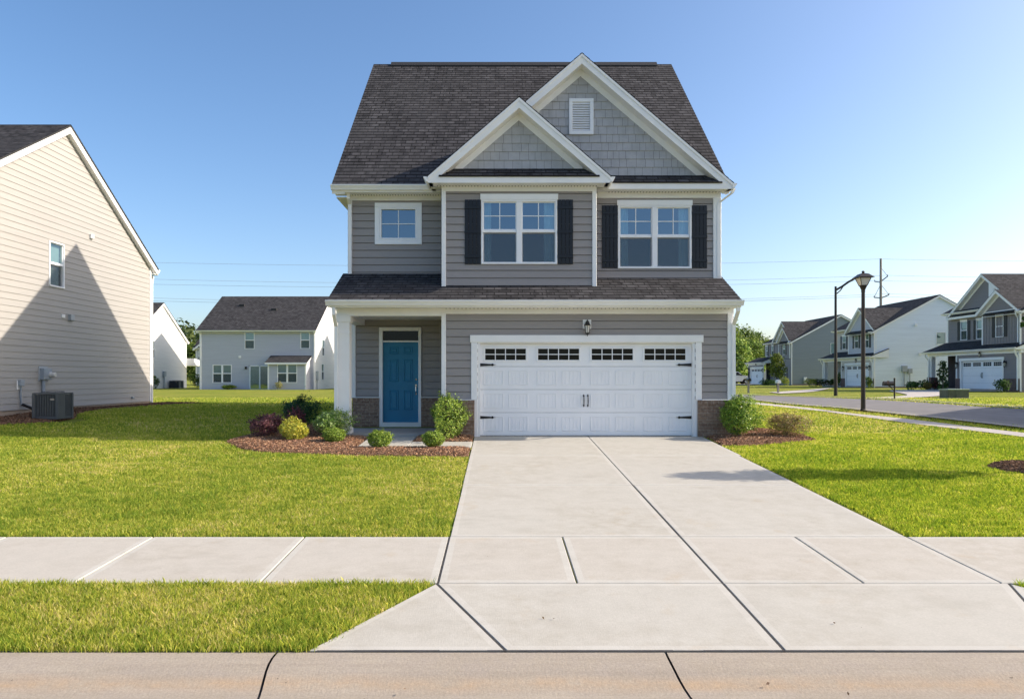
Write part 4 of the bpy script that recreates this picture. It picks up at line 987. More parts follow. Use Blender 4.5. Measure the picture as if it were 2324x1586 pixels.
o = [x for x in bpy.data.objects if x.type == 'EMPTY' and x.location.y == 99.0][0]
k = MB(); k.bbox(frame_x(5.1), 1.6, 1.95, .2, 1.0, .01, .25); link('utility_box', k.data('utility_box', [M['trim']]), o)
# ================================================================== ground, drive, walks, road
def grid_axis(lo, hi, near0, near1, s0, grow):
    a = list(np.arange(near0, near1 + 1e-6, s0)); x, s = near1, s0
    while x < hi: s *= grow; x += s; a.append(x)
    x, s = near0, s0
    while x > lo: s *= grow; x -= s; a.insert(0, x)
    return np.array(a)
gxs = grid_axis(-900, 900, -14, 20, .5, 1.25); gys = grid_axis(-60, 1400, 3, 46, .5, 1.25)
XX, YY = np.meshgrid(gxs, gys); ZZ = np.vectorize(tz)(XX, YY) - .022
ZZ = np.where(YY < 5.25, np.minimum(ZZ, -.95), ZZ)
# the mown lawn undulates a little; the paved strips keep their plane
und = .010 * np.sin(XX * 1.7 + YY * .6) + .008 * np.sin(YY * 2.3 - XX * .8)
ZZ = ZZ + np.where((YY > 8.6) & (YY < 16) & ((XX < -1) | (XX > 5.2)), und, 0)
ny, nx = XX.shape; idx = np.arange(nx * ny).reshape(ny, nx)
me = bpy.data.meshes.new('lawn'); me.from_pydata(np.stack([XX, YY, ZZ], -1).reshape(-1, 3).tolist(), [], np.stack([idx[:-1, :-1], idx[:-1, 1:], idx[1:, 1:], idx[1:, :-1]], -1).reshape(-1, 4).tolist())
me.materials.append(M['soil']); me.polygons.foreach_set('use_smooth', [True] * len(me.polygons)); o = link('lawn', me); tag(o, 'mown green lawn ground reaching to the horizon', 'lawn', kind='structure')

def on(p, dz=0): return (p[0], p[1], tz(p[0], p[1]) + dz)
def inset(poly, d):
    n = len(poly); out = []
    for i in range(n):
        p0, p1, p2 = Vector(poly[i - 1]), Vector(poly[i]), Vector(poly[(i + 1) % n])
        e1 = (p1 - p0).normalized(); e2 = (p2 - p1).normalized(); n1 = Vector((-e1.y, e1.x)); n2 = Vector((-e2.y, e2.x))
        k = (n1 + n2); k = k / max(.2, (1 + n1.dot(n2))); out.append(tuple(p1 + k * d))
    return out
def slab(m, poly, edge=.075, gap=.008, top=.0, th=.1):
    """one cast panel: broomed field, trowelled margin, rounded arris"""
    p0 = inset(poly, gap * .5); p1 = inset(p0, .006); p2 = inset(p0, edge) if edge else p1
    z = lambda p, dz: on(p, dz)
    n = len(poly)
    m.cur = 0; m.poly([z(p, top) for p in p2])
    m.cur = 1
    for i in range(n):
        j = (i + 1) % n
        if edge: m.poly([z(p1[i], top - .0005), z(p1[j], top - .0005), z(p2[j], top), z(p2[i], top)])
        m.poly([z(p0[i], top - .007), z(p0[j], top - .007), z(p1[j], top - .0005), z(p1[i], top - .0005)])
        m.poly([z(p0[i], top - th), z(p0[j], top - th), z(p0[j], top - .007), z(p0[i], top - .007)])
DL, DC, DR = -.552, 2.03, 4.56
YS1, YS0, YC = 8.09, 6.55, 5.13
m = MB(); ys = [YS1, 10.95, 13.72, YG + .08]
for a, b in zip(ys, ys[1:]):
    g = .02 if a == YS1 else .009
    slab(m, [(DL, a), (DC, a), (DC, b), (DL, b)], .07, g); slab(m, [(DC, a), (DR + (.05 if b > 14 else 0), a), (DR + (.05 if b > 14 else 0), b), (DC, b)], .07, g)
m.cur = 2; m.poly([on((DL + .01, YS1), -.03), on((DR - .01, YS1), -.03), on((DR - .01, YG + .08), -.03), on((DL + .01, YG + .08), -.03)])
m.poly([on((DC - .011, YS1), -.004), on((DC + .011, YS1), -.004), on((DC + .011, YG), -.004), on((DC - .011, YG), -.004)])
tag(link('driveway', m.data('driveway', [M['conc'], M['conc_edge'], M['joint']])), 'pale concrete driveway of six panels running up to the white garage door', 'driveway', kind='structure')
m = MB(); xs = [-7.2, -5.5, -3.86, -2.17, DL, .71, DC, 3.31, DR, 6.1, 7.65, 9.2]
for a, b in zip(xs, xs[1:]): slab(m, [(a, YS0), (b, YS0), (b, YS1), (a, YS1)], .07, .016, -.001 if b <= DL or a >= DR else .0)
m.cur = 2; m.poly([on((-7.1, YS0 + .01), -.03), on((9.1, YS0 + .01), -.03), on((9.1, YS1 - .01), -.03), on((-7.1, YS1 - .01), -.03)])
for x in (DL, DC): m.poly([on((x - .012, YS0), -.004), on((x + .012, YS0), -.004), on((x + .012, YS1), -.004), on((x - .012, YS1), -.004)])
tag(link('sidewalk', m.data('sidewalk', [M['walk'], M['conc_edge'], M['joint']])), 'jointed concrete sidewalk crossing in front of the driveway', 'sidewalk', kind='structure')
m = MB(); aL, bL, aR, bR = -.567, .05, 4.62, 4.05
slab(m, [(-1.36, YC), (bL, YC), (aL, YS0)], .06, .016); slab(m, [(bL, YC), (DC, YC), (DC, YS0), (aL, YS0)], .07, .016); slab(m, [(DC, YC), (bR, YC), (aR, YS0), (DC, YS0)], .07, .016); slab(m, [(bR, YC), (5.45, YC), (aR, YS0)], .06, .016)
m.cur = 2; m.poly([on((-1.34, YC + .01), -.03), on((5.43, YC + .01), -.03), on((aR, YS0), -.03), on((aL, YS0), -.03)])
for (p, q) in (((bL, YC), (aL, YS0)), ((DC, YC), (DC, YS0)), ((bR, YC), (aR, YS0))): m.poly([on((p[0] - .012, p[1]), -.004), on((p[0] + .012, p[1]), -.004), on((q[0] + .012, q[1]), -.004), on((q[0] - .012, q[1]), -.004)])
tag(link('driveway_apron', m.data('driveway_apron', [M['conc'], M['conc_edge'], M['joint']])), 'flared concrete apron between the sidewalk and the rolled kerb', 'driveway apron', kind='structure')
# rolled kerb and gutter, cast in lengths
m = MB(); zc0 = tz(0, YC) - .004
prof = [(YC - .006, -.05), (YC - .006, -.008), (YC - .03, .0), (YC - .12, -.003), (YC - .2, -.012), (YC - .28, -.03), (YC - .36, -.056), (YC - .44, -.078), (YC - .52, -.092), (YC - .62, -.098), (YC - .95, -.10), (YC - .95, -.3)]
jx = [-9.8, -7.05, -4.3, -1.54, 1.205, 3.95, 6.7, 9.45]
m.smooth = True
for a, b in zip(jx, jx[1:]):
    n = 10
    for i in range(n):
        for (p, q) in zip(prof, prof[1:]):
            x0 = a + (b - a) * i / n; x1 = a + (b - a) * (i + 1) / n
            w = lambda x, y: x + (.012 if x == a else (-.012 if x == b else 0)) + (.02 * math.sin(y * 9 + 2 * round(a + b)) if x in (a, b) and False else 0)
            if i == n - 1: x1 = b
            jw = lambda x, y: x + (.03 * math.sin((y - 4.3) * 5 + 1.2) if (abs(x - a) < 1e-6 or abs(x - b) < 1e-6) else 0)
            ga = lambda x, y: jw(x, y) + (.008 if abs(x - a) < 1e-6 else (-.008 if abs(x - b) < 1e-6 else 0))
            m.poly([(ga(x0, p[0]), p[0], zc0 + p[1]), (ga(x1, p[0]), p[0], zc0 + p[1]), (ga(x1, q[0]), q[0], zc0 + q[1]), (ga(x0, q[0]), q[0], zc0 + q[1])])
m.smooth = False; m.cur = 1; m.poly([(-9.8, YC - .02, zc0 - .04), (9.4, YC - .02, zc0 - .04), (9.4, YC - .3, zc0 - .07), (-9.8, YC - .3, zc0 - .07)]); m.poly([(-9.8, YC - .3, zc0 - .07), (9.4, YC - .3, zc0 - .07), (9.4, YC - .95, zc0 - .16), (-9.8, YC - .95, zc0 - .16)])
jr = random.Random(4); xx_ = -9.8
while xx_ < 9.4:
    e_ = xx_ + jr.uniform(.1, .35); a_, b_ = jr.uniform(-.012, -.004), jr.uniform(.006, .014); zt0 = zc0 + (.0005 if -1.5 < xx_ < 5.4 else -.006)
    m.poly([(xx_, YC + a_, zt0), (e_, YC + a_ * jr.uniform(.6, 1.3), zt0), (e_, YC + b_, zt0 + .002), (xx_, YC + b_, zt0 + .002)]); xx_ = e_
tag(link('kerb', m.data('kerb', [M['curb'], M['joint']])), 'tan rolled concrete kerb with rust coloured water stains along the street', 'kerb', kind='structure')
m = MB(); m.box(-60, 60, -8, YC - .951, zc0 - .5, zc0 - .11)
tag(link('front_road', m.data('front_road', [M['asphalt']])), 'asphalt street below the rolled kerb', 'road', kind='structure')
# walk from the drive to the porch
m = MB(); slab(m, [(-2.9, 14.65), (-1.86, 14.65), (-1.86, 15.5), (-2.9, 15.5)], .05, .01, .01); slab(m, [(-1.86, 14.65), (DL - .01, 14.65), (DL - .01, 15.5), (-1.86, 15.5)], .05, .01, .01); slab(m, [(-2.9, 15.5), (-1.86, 15.5), (-1.86, 16.27), (-2.9, 16.27)], .05, .01, .01)
tag(link('walkway', m.data('walkway', [M['conc'], M['conc_edge']])), 'short concrete walkway bending from the driveway to the porch step', 'walkway', kind='structure')

def ribbon(m, L, Rr, dz, n=24, k=3, sub=True):
    def res(P):
        P = [Vector(p) for p in P]; out = []
        for i in range(n + 1):
            t = i / n * (len(P) - 1); a = min(int(t), len(P) - 2); u = t - a
            p0, p1, p2, p3 = P[max(a - 1, 0)], P[a], P[a + 1], P[min(a + 2, len(P) - 1)]
            out.append(.5 * ((2 * p1) + (p2 - p0) * u + (2 * p0 - 5 * p1 + 4 * p2 - p3) * u * u + (3 * p1 - p0 - 3 * p2 + p3) * u ** 3))
        return out
    A, B = res(L), res(Rr)
    for i in range(n):
        for j in range(k):
            q = [A[i].lerp(B[i], j / k), A[i].lerp(B[i], (j + 1) / k), A[i + 1].lerp(B[i + 1], (j + 1) / k), A[i + 1].lerp(B[i + 1], j / k)]
            m.poly([on((p.x, p.y), dz(p, j / k) if callable(dz) else dz) for p in q])
    return A, B
# side street
near = [(15.2, 9.0), (13.9, 14.5), (12.9, 17.9), (12.05, 20.2), (11.2, 22.6), (10.75, 26.5), (11.0, 30.0), (11.2, 34.0), (9.5, 38.5), (4.0, 42), (-6, 44)]
far = [(18.6, 9.0), (17.6, 15.0), (16.9, 19.0), (16.75, 22.9), (17.4, 29.0), (17.5, 33.5), (16.7, 35.8), (15.2, 39.5), (13.0, 44.0), (5.0, 48.5), (-6, 50.5)]
m = MB(); ribbon(m, near, far, .004, 60, 6); tag(link('side_street', m.data('side_street', [M['asphalt']])), 'grey asphalt side street curving behind the corner lawn', 'road', kind='structure')
def offs(P, d):
    out = []
    for i, p in enumerate(P):
        a, b = Vector(P[max(i - 1, 0)]), Vector(P[min(i + 1, len(P) - 1)]); t = (b - a).normalized(); out.append((p[0] - t.y * d, p[1] + t.x * d))
    return out
m = MB()
for P, s in ((near, 1), (far, -1)):
    ribbon(m, offs(P, -.12 * s), offs(P, .12 * s), .055, 60, 1); ribbon(m, offs(P, -.40 * s), offs(P, -.12 * s), lambda p, t: .012 + .043 * t, 60, 1)
    ribbon(m, offs(P, .12 * s), offs(P, .16 * s), lambda p, t: .055 - .06 * t, 60, 1)
tag(link('side_kerb', m.data('side_kerb', [M['kerb_far']])), 'low pale kerb edging the side street', 'kerb', kind='structure')
m = MB(); s0 = [(15.0, 6.6), (13.2, 11.5), G(2324, 992), G(2066, 961), G(1888, 936.5), G(1800, 927), G(1705, 917), (9.6, 33), (6, 37.5), (-6, 41)]
s1 = [(16.3, 6.9), (14.4, 12.0), G(2324, 983), G(2066, 952), G(1905, 935), G(1812, 923.5), G(1705, 912.5), (10.6, 33.5), (6.8, 38.7), (-6, 42.2)]
ribbon(m, s0, s1, .012, 50, 2); tag(link('side_sidewalk', m.data('side_sidewalk', [M['walk_far']])), 'pale sidewalk curving along the near side of the side street', 'sidewalk', kind='structure')
m = MB()
def gp(pts): m.poly([on(G(*p), .012) for p in pts])
ribbon(m, [G(1954, 903.5), G(2060, 897), (31, 57.0), (36.9, 57.2)], [G(1994, 907), G(2140, 898), (32, 51.6), (36.9, 52.3)], .02, 16, 3)
ribbon(m, [G(1745, 890.5), G(1800, 887), G(1870, 881.5), (37.3, 77.2)], [G(1772, 893.5), G(1850, 888.5), (33.5, 71.8), (37.3, 72.2)], .02, 16, 3)
ribbon(m, [(17.5, 112), (30, 114.5), (46, 114.5)], [(17.5, 104), (30, 109), (46, 109.5)], .02, 8, 2); ribbon(m, [(16.5, 105), (30, 106.8), (37.4, 106.8)], [(16.5, 99), (30, 101), (37.4, 101.4)], .02, 8, 2)
tag(link('far_driveways', m.data('far_driveways', [M['walk_far']])), 'pale concrete driveways leading from the side street to the far houses', 'driveway', kind='structure')
m = MB(); ribbon(m, [G(2042, 903.5), G(2140, 908), G(2324, 919.5), (25, 18)], [G(2042, 905.2), G(2140, 910), G(2324, 922), (23.8, 18)], .012, 20, 1)
tag(link('far_sidewalk', m.data('far_sidewalk', [M['walk_far']])), 'thin pale sidewalk across the side street', 'sidewalk', kind='structure')

# ------------------------------------------------------------------ mulch beds
def inpoly(px, py, poly):
    r = np.zeros(len(px), bool); n = len(poly)
    for i in range(n):
        (x0, y0), (x1, y1) = poly[i], poly[(i + 1) % n]
        c = ((y0 > py) != (y1 > py)) & (px < (x1 - x0) * (py - y0) / ((y1 - y0) + 1e-12) + x0); r ^= c
    return r
def edge_dist(px, py, poly):
    d = np.full(len(px), 9.0)
    for i in range(len(poly)):
        a = np.array(poly[i]); b = np.array(poly[(i + 1) % len(poly)]); ab = b - a; t = np.clip(((px - a[0]) * ab[0] + (py - a[1]) * ab[1]) / (ab @ ab + 1e-9), 0, 1)
        d = np.minimum(d, np.hypot(px - a[0] - t * ab[0], py - a[1] - t * ab[1]))
    return d
BEDS = []
def bed(name, poly, label, hgt=.07, dens=2600, dark=1.0, cell=.05, rise=.3, chip=.018):
    xs = [p[0] for p in poly]; ys_ = [p[1] for p in poly]; x = np.arange(min(xs), max(xs) + cell, cell); y = np.arange(min(ys_), max(ys_) + cell, cell)
    A, B = np.meshgrid(x, y); a, b = A.ravel(), B.ravel(); ins = inpoly(a, b, poly); d = edge_dist(a, b, poly)
    t = np.clip(d / rise, 0, 1); z = terr(a, b) - .012 + np.where(ins, hgt * np.sqrt(t) + rng.uniform(-.008, .012, len(a)), -.05)
    idx = np.arange(len(a)).reshape(A.shape); q = np.stack([idx[:-1, :-1], idx[:-1, 1:], idx[1:, 1:], idx[1:, :-1]], -1).reshape(-1, 4); keep = (ins[q].sum(1) >= 2); q = q[keep]
    me = bpy.data.meshes.new(name); used = np.unique(q); mp = -np.ones(len(a), int); mp[used] = np.arange(len(used))
    me.from_pydata(np.stack([a, b, z], -1)[used].tolist(), [], mp[q].tolist()); me.materials.append(M['mulch']); o = link(name, me); tag(o, label, 'mulch bed', kind='structure')
    area = ins.sum() * cell * cell; n = int(area * dens); px = rng.uniform(min(xs), max(xs), n * 4); py = rng.uniform(min(ys_), max(ys_), n * 4); k = inpoly(px, py, poly); px, py = px[k][:n], py[k][:n]
    dd = edge_dist(px, py, poly); zz = terr(px, py) - .012 + hgt * np.sqrt(np.clip(dd / rise, 0, 1)) + rng.uniform(.0, .018, len(px))
    sz = np.full(len(px), chip) * rng.uniform(.5, 1.6, len(px))
    BEDS.append((poly, hgt, rise))
    return leaves('mulch_chips', np.stack([px, py, zz], -1), sz, tints(len(px), np.array([(.52, .29, .165), (.38, .20, .115), (.62, .39, .24), (.22, .12, .075)]) * dark, .25), M['chip'], None, .3, 1.6)
W_ = [(-2.92, 14.64), (-2.92, 16.3)]
bedL = [G(527, 1011), G(545, 1019), G(600, 1026.5), G(700, 1031), G(800, 1033), G(900, 1034.5), (DL - .02, 13.56), (DL - .02, 14.63), (-2.92, 14.63), (-2.92, 16.27), (XL - .12, 16.27), (XL - .12, 18.5), (-4.9, 18.7), (-5.5, 17.6), (-5.75, 16.4), (-5.9, 15.6)]
bedS = [(-1.84, 15.52), (DL - .02, 15.52), (DL - .02, 16.32), (-1.84, 16.32)]
bedR = [(4.66, 16.3), (4.62, 15.0), (5.0, 14.95), G(1760, 1006), G(1852, 998), G(1815, 986), G(1750, 977), G(1690, 973), (5.4, 17.6), (5.4, 16.3)]
def circ(cx, cy, r, n=22): return [(cx + r * math.cos(2 * math.pi * k / n) * (1 + .06 * math.sin(3.3 * k)), cy + r * math.sin(2 * math.pi * k / n) * (1 + .06 * math.cos(2.1 * k))) for k in range(n)]
bedT = circ(9.06, 12.2, .68)
bedB = [(-13.25, 17.2), (-12.3, 17.6), (-11.5, 18.5), (-11.45, 19.6), (-12.0, 20.6), (-12.1, 21.4), (-12.5, 23.5), (-12.3, 26), (-11.3, 28.1), (-13.25, 28.3)]
cm = [bed('mulch_bed', bedL, 'brown mulch bed curving round the porch shrubs', .08), bed('mulch_bed', bedS, 'small brown mulch bed between walkway and brick garage corner', .1), bed('mulch_bed', bedR, 'brown mulch bed with two shrubs at the right garage corner', .08, dark=.85), bed('mulch_bed', bedT, 'dark mulch ring on the right lawn', .1, dark=.45), bed('mulch_bed', bedB, 'dark mulch strip along the foot of the beige house', .06, 700, .4, .1, chip=.03)]
for me, lab in zip(cm, ('shredded bark chips covering the bed round the porch shrubs', 'shredded bark chips in the small bed by the brick garage corner', 'shredded bark chips in the bed at the right garage corner', 'dark bark chips of the ring on the right lawn', 'dark bark chips along the foot of the beige house')): tag(link('mulch_chips', me), lab, 'mulch', kind='stuff')

# ------------------------------------------------------------------ plants
def shrub(name, label, x, y, w, h, cols, n=1500, leaf=.018, dens=.55, z=None, spiky=0, stems=True, group=None, open_=.0, wts=None, flat=.5, lumps=7, mat='leaf', round_=False):
    z0 = (tz(x, y) + .03) if z is None else z
    w, h = w * .95, h * .94
    n = int(n * ((3.2 if round_ else 2.6) if mat == 'leaf' else 1.8)); spiky = max(spiky, .13)
    T = Thing(name, label, 'shrub', (x, y, z0), 0, group); rr = np.random.default_rng(abs(int(x * 1000 + y * 77)) + 5)
    k = 60; lobe = rr.normal(size=(14, 3)); lobe /= np.linalg.norm(lobe, axis=1)[:, None]; am = rr.uniform(-1, 1, 14)
    amp = .16 if round_ else .5
    def rad(d): return 1 + amp * (np.maximum(d @ lobe.T, 0) ** 5 @ am)
    d = rr.normal(size=(n, 3)); d[:, 2] = np.where(d[:, 2] < 0, d[:, 2] * .75, d[:, 2]); d /= np.linalg.norm(d, axis=1)[:, None]
    t = np.where(rr.uniform(0, 1, n) < (.8 if round_ else .62), rr.uniform(.84, 1.02, n), rr.uniform(.3, .9, n)); half = np.array([w / 2, w / 2, h * .5]); base = np.array([0, 0, h * .5])
    if spiky:
        tw = rr.normal(size=(46, 3)); tw[:, 2] = np.abs(tw[:, 2]) * .9 - .1; tw /= np.linalg.norm(tw, axis=1)[:, None]; kk = int(n * .3); d[:kk] = tw[rr.integers(0, 46, kk)] + rr.normal(size=(kk, 3)) * .045; t[:kk] = rr.uniform(.7, 1 + spiky, kk)
    cen = base + d * half * (rad(d) * t)[:, None] + rr.normal(size=(n, 3)) * .006; cen[:, 2] = np.maximum(cen[:, 2], .015)
    out = d; c = rr.normal(size=(k, 3)); c[:, 2] = np.abs(c[:, 2]); c /= np.linalg.norm(c, axis=1)[:, None]; c = base * .9 + c * half * .8
    T.addme('foliage', leaves('foliage', cen, np.full(n, leaf * (1.0 if mat != 'leaf' else 1.12)), np.clip(tints(n, cols, .25, wts) * (1.45 if mat == 'leaf' else 1.2), 0, 1), M[mat], out, .55, .35))
    if stems:
        m = MB()
        for j in range(9):
            e = c[rr.integers(0, k)] * .8; m.tube([(rr.uniform(-.03, .03), rr.uniform(-.03, .03), -.05), tuple(e * .45 + np.array([0, 0, h * .05])), tuple(e)], [.011, .008, .004], 5)
        T.add('stems', m, 'bark')
    return T
BOX = [(.15, .22, .03), (.20, .28, .04), (.28, .35, .06), (.08, .14, .02)]
shrub('shrub', 'burgundy leaved shrub at the left end of the porch bed', -5.15, 16.0, .78, .60, [(.11, .038, .05), (.17, .065, .075), (.07, .03, .035), (.23, .12, .10)], 2300, .017, .45, spiky=.28)
shrub('shrub', 'second burgundy shrub tucked behind the yellow one', -4.62, 16.55, .5, .58, [(.10, .03, .04), (.16, .05, .055), (.06, .03, .03)], 1100, .017, .45, spiky=.25)
shrub('shrub', 'yellow green mounded shrub between the burgundy ones and the column', -4.37, 15.5, .66, .50, [(.42, .39, .05), (.33, .34, .05), (.50, .44, .08), (.22, .26, .04)], 2300, .017, .5, spiky=.12)
shrub('shrub', 'dark green shrub behind the burgundy ones', -4.98, 18.0, .80, .70, [(.025, .07, .025), (.04, .10, .03), (.015, .045, .02)], 2600, .02, .45, spiky=.25)
shrub('shrub', 'bright green loose shrub in front of the white porch column', -3.68, 16.0, .70, .62, [(.16, .26, .04), (.26, .36, .10), (.09, .17, .03), (.36, .42, .18)], 2200, .018, .45, spiky=.22)
shrub('shrub', 'low round green shrub in the mulch left of the walkway', -3.45, 15.15, .47, .34, BOX, 1900, .013, .6, round_=True)
shrub('shrub', 'low round green shrub standing before the blue front door', -2.38, 14.45, .48, .37, BOX, 2000, .013, .6, round_=True)
shrub('shrub', 'low round green shrub before the walkway, closest to the driveway', -1.30, 14.4, .48, .38, BOX, 2000, .013, .6, round_=True)
shrub('shrub', 'tall upright green shrub against the brick left of the garage door', -1.12, 15.92, .70, .86, [(.17, .25, .035), (.23, .31, .045), (.30, .37, .07), (.09, .15, .025)], 3200, .018, .5, spiky=.08)
shrub('shrub', 'large glossy green shrub at the right corner of the garage', 5.30, 15.95, .82, .96, [(.12, .21, .025), (.19, .28, .035), (.27, .36, .06), (.06, .12, .02)], 3800, .018, .5, spiky=.08)
shrub('shrub', 'sparse bronze leaved shrub right of the large glossy one', 6.42, 16.1, .74, .56, [(.25, .17, .07), (.18, .14, .06), (.30, .20, .09), (.16, .17, .05)], 2600, .014, .35, spiky=.2, open_=2, round_=False)
FAR = [(.05, .10, .02), (.09, .16, .03), (.03, .06, .015)]
YEL = [(.30, .32, .04), (.22, .27, .04), (.14, .2, .03)]
def fshrub(label, px, Y, w, h, cols=FAR, n=500): x = PX(px, Y); shrub('shrub', label, x, Y, w, h, cols, n, .06, .45, spiky=.15, stems=False, mat='far_leaf')
fshrub('round shrub right of the nearest far garage door', 2275, 50.2, .95, .95); fshrub('upright shrub between the far garage door and the long white side wall', 1972, 70.6, .65, 1.05, YEL[1:] + FAR)
fshrub('wide low shrub against the long white side wall', 2072, 58.5, 1.15, .72); fshrub('dark shrub beside the brick pier of the far porch', 2098, 60.5, .9, .75); fshrub('ochre shrub before the brick pier of the far porch', 2105, 59, .6, .7, [(.28, .2, .05), (.2, .17, .05)])
fshrub('dark shrub inside the far porch opening', 2124, 59.5, .8, .85, [(.03, .05, .02), (.1, .03, .03)]); fshrub('low dark shrub under the slim young tree', 2141, 56.0, .8, .6)
fshrub('yellow flowering shrub by the blue grey side wall', 1840, 79, 1.1, .95, [(.42, .36, .05), (.2, .25, .04)]); fshrub('broad dark shrub left of the middle porch', 1862, 79.5, 2.0, .9, [(.04, .07, .02), (.09, .04, .03), (.07, .12, .03)], 900)
fshrub('shrub at the middle porch column', 1888, 80.5, .7, .95); fshrub('tall shrub beside the middle front door', 1905, 78.8, .6, 1.5, YEL[1:] + FAR)
fshrub('low hedge shrub under the farthest house windows', 1740, 94, 1.4, .7); fshrub('low dark shrub behind the round young tree', 1757, 93, 1.8, .7); fshrub('yellow green shrub at the farthest house corner', 1781, 91.5, 1.0, 1.1, YEL)
fshrub('dark shrub at the foot of the white gable house', 349, 66, 1.0, 1.3); fshrub('hedge at the left corner of the pale grey house', 449, 65.5, 1.0, 1.5, FAR + [(.12, .16, .03)])
fshrub('green weeds growing under the pale grey back wall', 517, 62.3, 1.1, .35, YEL[1:]); fshrub('thin weeds growing by the bay of the pale grey house', 633, 61.2, .6, .7, [(.3, .28, .1), (.2, .2, .07)], 160)

def tree(name, label, x, y, h, w, cb, cols, n=4000, leaf=.09, trunk=.06, z=None, mat='leaf', lobes=16, group=None, seed=1):
    z0 = tz(x, y) if z is None else z; T = Thing(name, label, 'tree', (x, y, z0 - .02), 0, group); rr = np.random.default_rng(seed * 31 + int(abs(x) * 7))
    m = MB(); m.tube([(0, 0, -.1), (.02 * h * rr.normal() * .3, 0, cb), (.03 * h * rr.normal() * .3, .02 * h * rr.normal() * .3, h * .6), (0, 0, h * .92)], [trunk, trunk * .8, trunk * .45, trunk * .1], 8)
    ch = h - cb; L = []
    for k in range(lobes):
        u = (k + .5) / lobes; zz = cb + ch * (.08 + .88 * u); rad = w / 2 * (1 - abs(2 * u - .8) ** 2.2 * .62) * rr.uniform(.45, 1.0); a = k * 2.4 + rr.uniform(-.4, .4)
        p = np.array([rad * .72 * math.cos(a), rad * .72 * math.sin(a), zz]); L.append((p, rr.uniform(.16, .27) * min(w, ch)))
        m.tube([(0, 0, max(cb * .8, zz - ch * .22)), tuple(p * np.array([.5, .5, 1]) - np.array([0, 0, ch * .06])), tuple(p)], [trunk * .35, trunk * .22, trunk * .08], 5)
    T.add('trunk', m, 'bark')
    ci = rr.integers(0, lobes, n); d = rr.normal(size=(n, 3)); d /= np.linalg.norm(d, axis=1)[:, None]; r = rr.uniform(.25, 1.0, n) ** .6
    P = np.array([l[0] for l in L]); S = np.array([l[1] for l in L]); cen = P[ci] + d * (S[ci] * r)[:, None] * np.array([1.05, 1.05, .85]) + rr.normal(size=(n, 3)) * .02 * w
    tt = tints(n, cols, .25) * rr.uniform(.8, 1.2, lobes)[ci][:, None]
    T.addme('crown', leaves('crown', cen, np.full(n, leaf), tt, M[mat], d, .6, .4)); return T
GR = [(.07, .14, .025), (.11, .19, .03), (.16, .24, .04), (.045, .09, .02)]
tree('tree', 'slim young tree standing in the dark mulch ring on the right lawn', 9.45, 11.85, 4.1, 1.3, 1.1, GR, 5000, .045, .035, lobes=22)
tree('tree', 'round young street tree before the farthest house', PX(1763, 82), 82, 3.7, 2.4, 1.0, [(.16, .2, .03), (.22, .26, .04), (.1, .14, .025)], 2600, .10, .05, mat='far_leaf')
tree('tree', 'slim young dark tree before the nearest far porch', PX(2140, 55.5), 55.5, 2.3, .95, .5, [(.05, .10, .03), (.08, .13, .04), (.03, .06, .02)], 900, .07, .03, mat='far_leaf')
TL = 'broad green trees beyond the parked pickup truck'
for i, (px, Y, h, w, lab, br) in enumerate(((1672, 124, 7.3, 6.5, 'bright green tree right behind the pickup truck', 1.25), (1694, 131, 4.6, 5.5, 'low bright green tree between pickup truck and far garage', 1.2), (1650, 150, 12.5, 9, 'tall tree half hidden by the grey house corner', .85), (1689, 175, 12.8, 9, 'tall dark tree with a pointed top behind the bright ones', .75), (1716, 182, 12.2, 9.5, 'tall dark tree beside the farthest house', .7), (1738, 190, 10.5, 9, 'tall tree hidden behind the farthest house roof', .75), (1704, 150, 8.2, 7, 'mid green tree in the middle of the far trees', .95), (1675, 160, 9.6, 8, 'mid green tree above the bright tree by the truck', .9))):
    tree('tree', lab, PX(px, Y), Y, h, w, h * .12, [tuple(c * br * 1.5 for c in q) for q in ((.10, .16, .03), (.15, .21, .04), (.06, .10, .02), (.2, .26, .05))], 4200, .26, .2, mat='far_leaf', group=TL, seed=i + 3, lobes=22)
tree('tree', 'bright green tree between the white and the pale grey houses', PX(441, 120), 120, 6.2, 5.5, .8, [(.10, .16, .03), (.16, .22, .04), (.06, .10, .02)], 2600, .26, .15, mat='far_leaf', seed=9)
# wooded ridge
hx = np.linspace(-420, 420, 85); hy = np.linspace(230, 420, 20); HX, HY = np.meshgrid(hx, hy)
def hill(X, Y): return (14.5 * np.exp(-((X + 118) / 60.) ** 2) + 4 * np.exp(-((X - 190) / 160.) ** 2) + 2) * smooth(232, 300, Y) + .2
HZ = hill(HX, HY); idx = np.arange(HX.size).reshape(HX.shape); me = bpy.data.meshes.new('hill')
me.from_pydata(np.stack([HX, HY, HZ], -1).reshape(-1, 3).tolist(), [], np.stack([idx[:-1, :-1], idx[:-1, 1:], idx[1:, 1:], idx[1:, :-1]], -1).reshape(-1, 4).tolist()); me.materials.append(M['soil']); tag(link('hill', me), 'low wooded hill on the horizon', 'hill', kind='structure')
n = 1500; tx = rng.uniform(-330, 330, n); ty = rng.uniform(225, 330, n); tzv = hill(tx, ty); k = 46
rad = rng.uniform(2.2, 4.2, n); hh = rng.uniform(5, 9.5, n); d = rng.normal(size=(n * k, 3)); d /= np.linalg.norm(d, axis=1)[:, None]; ii = np.repeat(np.arange(n), k)
cen = np.stack([tx[ii], ty[ii], tzv[ii] + hh[ii] * .55], -1) + d * np.stack([rad[ii], rad[ii], hh[ii] * .48], -1) * rng.uniform(.6, 1.05, (n * k, 1))
tt = tints(n * k, [(.08, .12, .035), (.12, .16, .04), (.055, .085, .03)], .25) * rng.uniform(.75, 1.3, n)[ii][:, None]
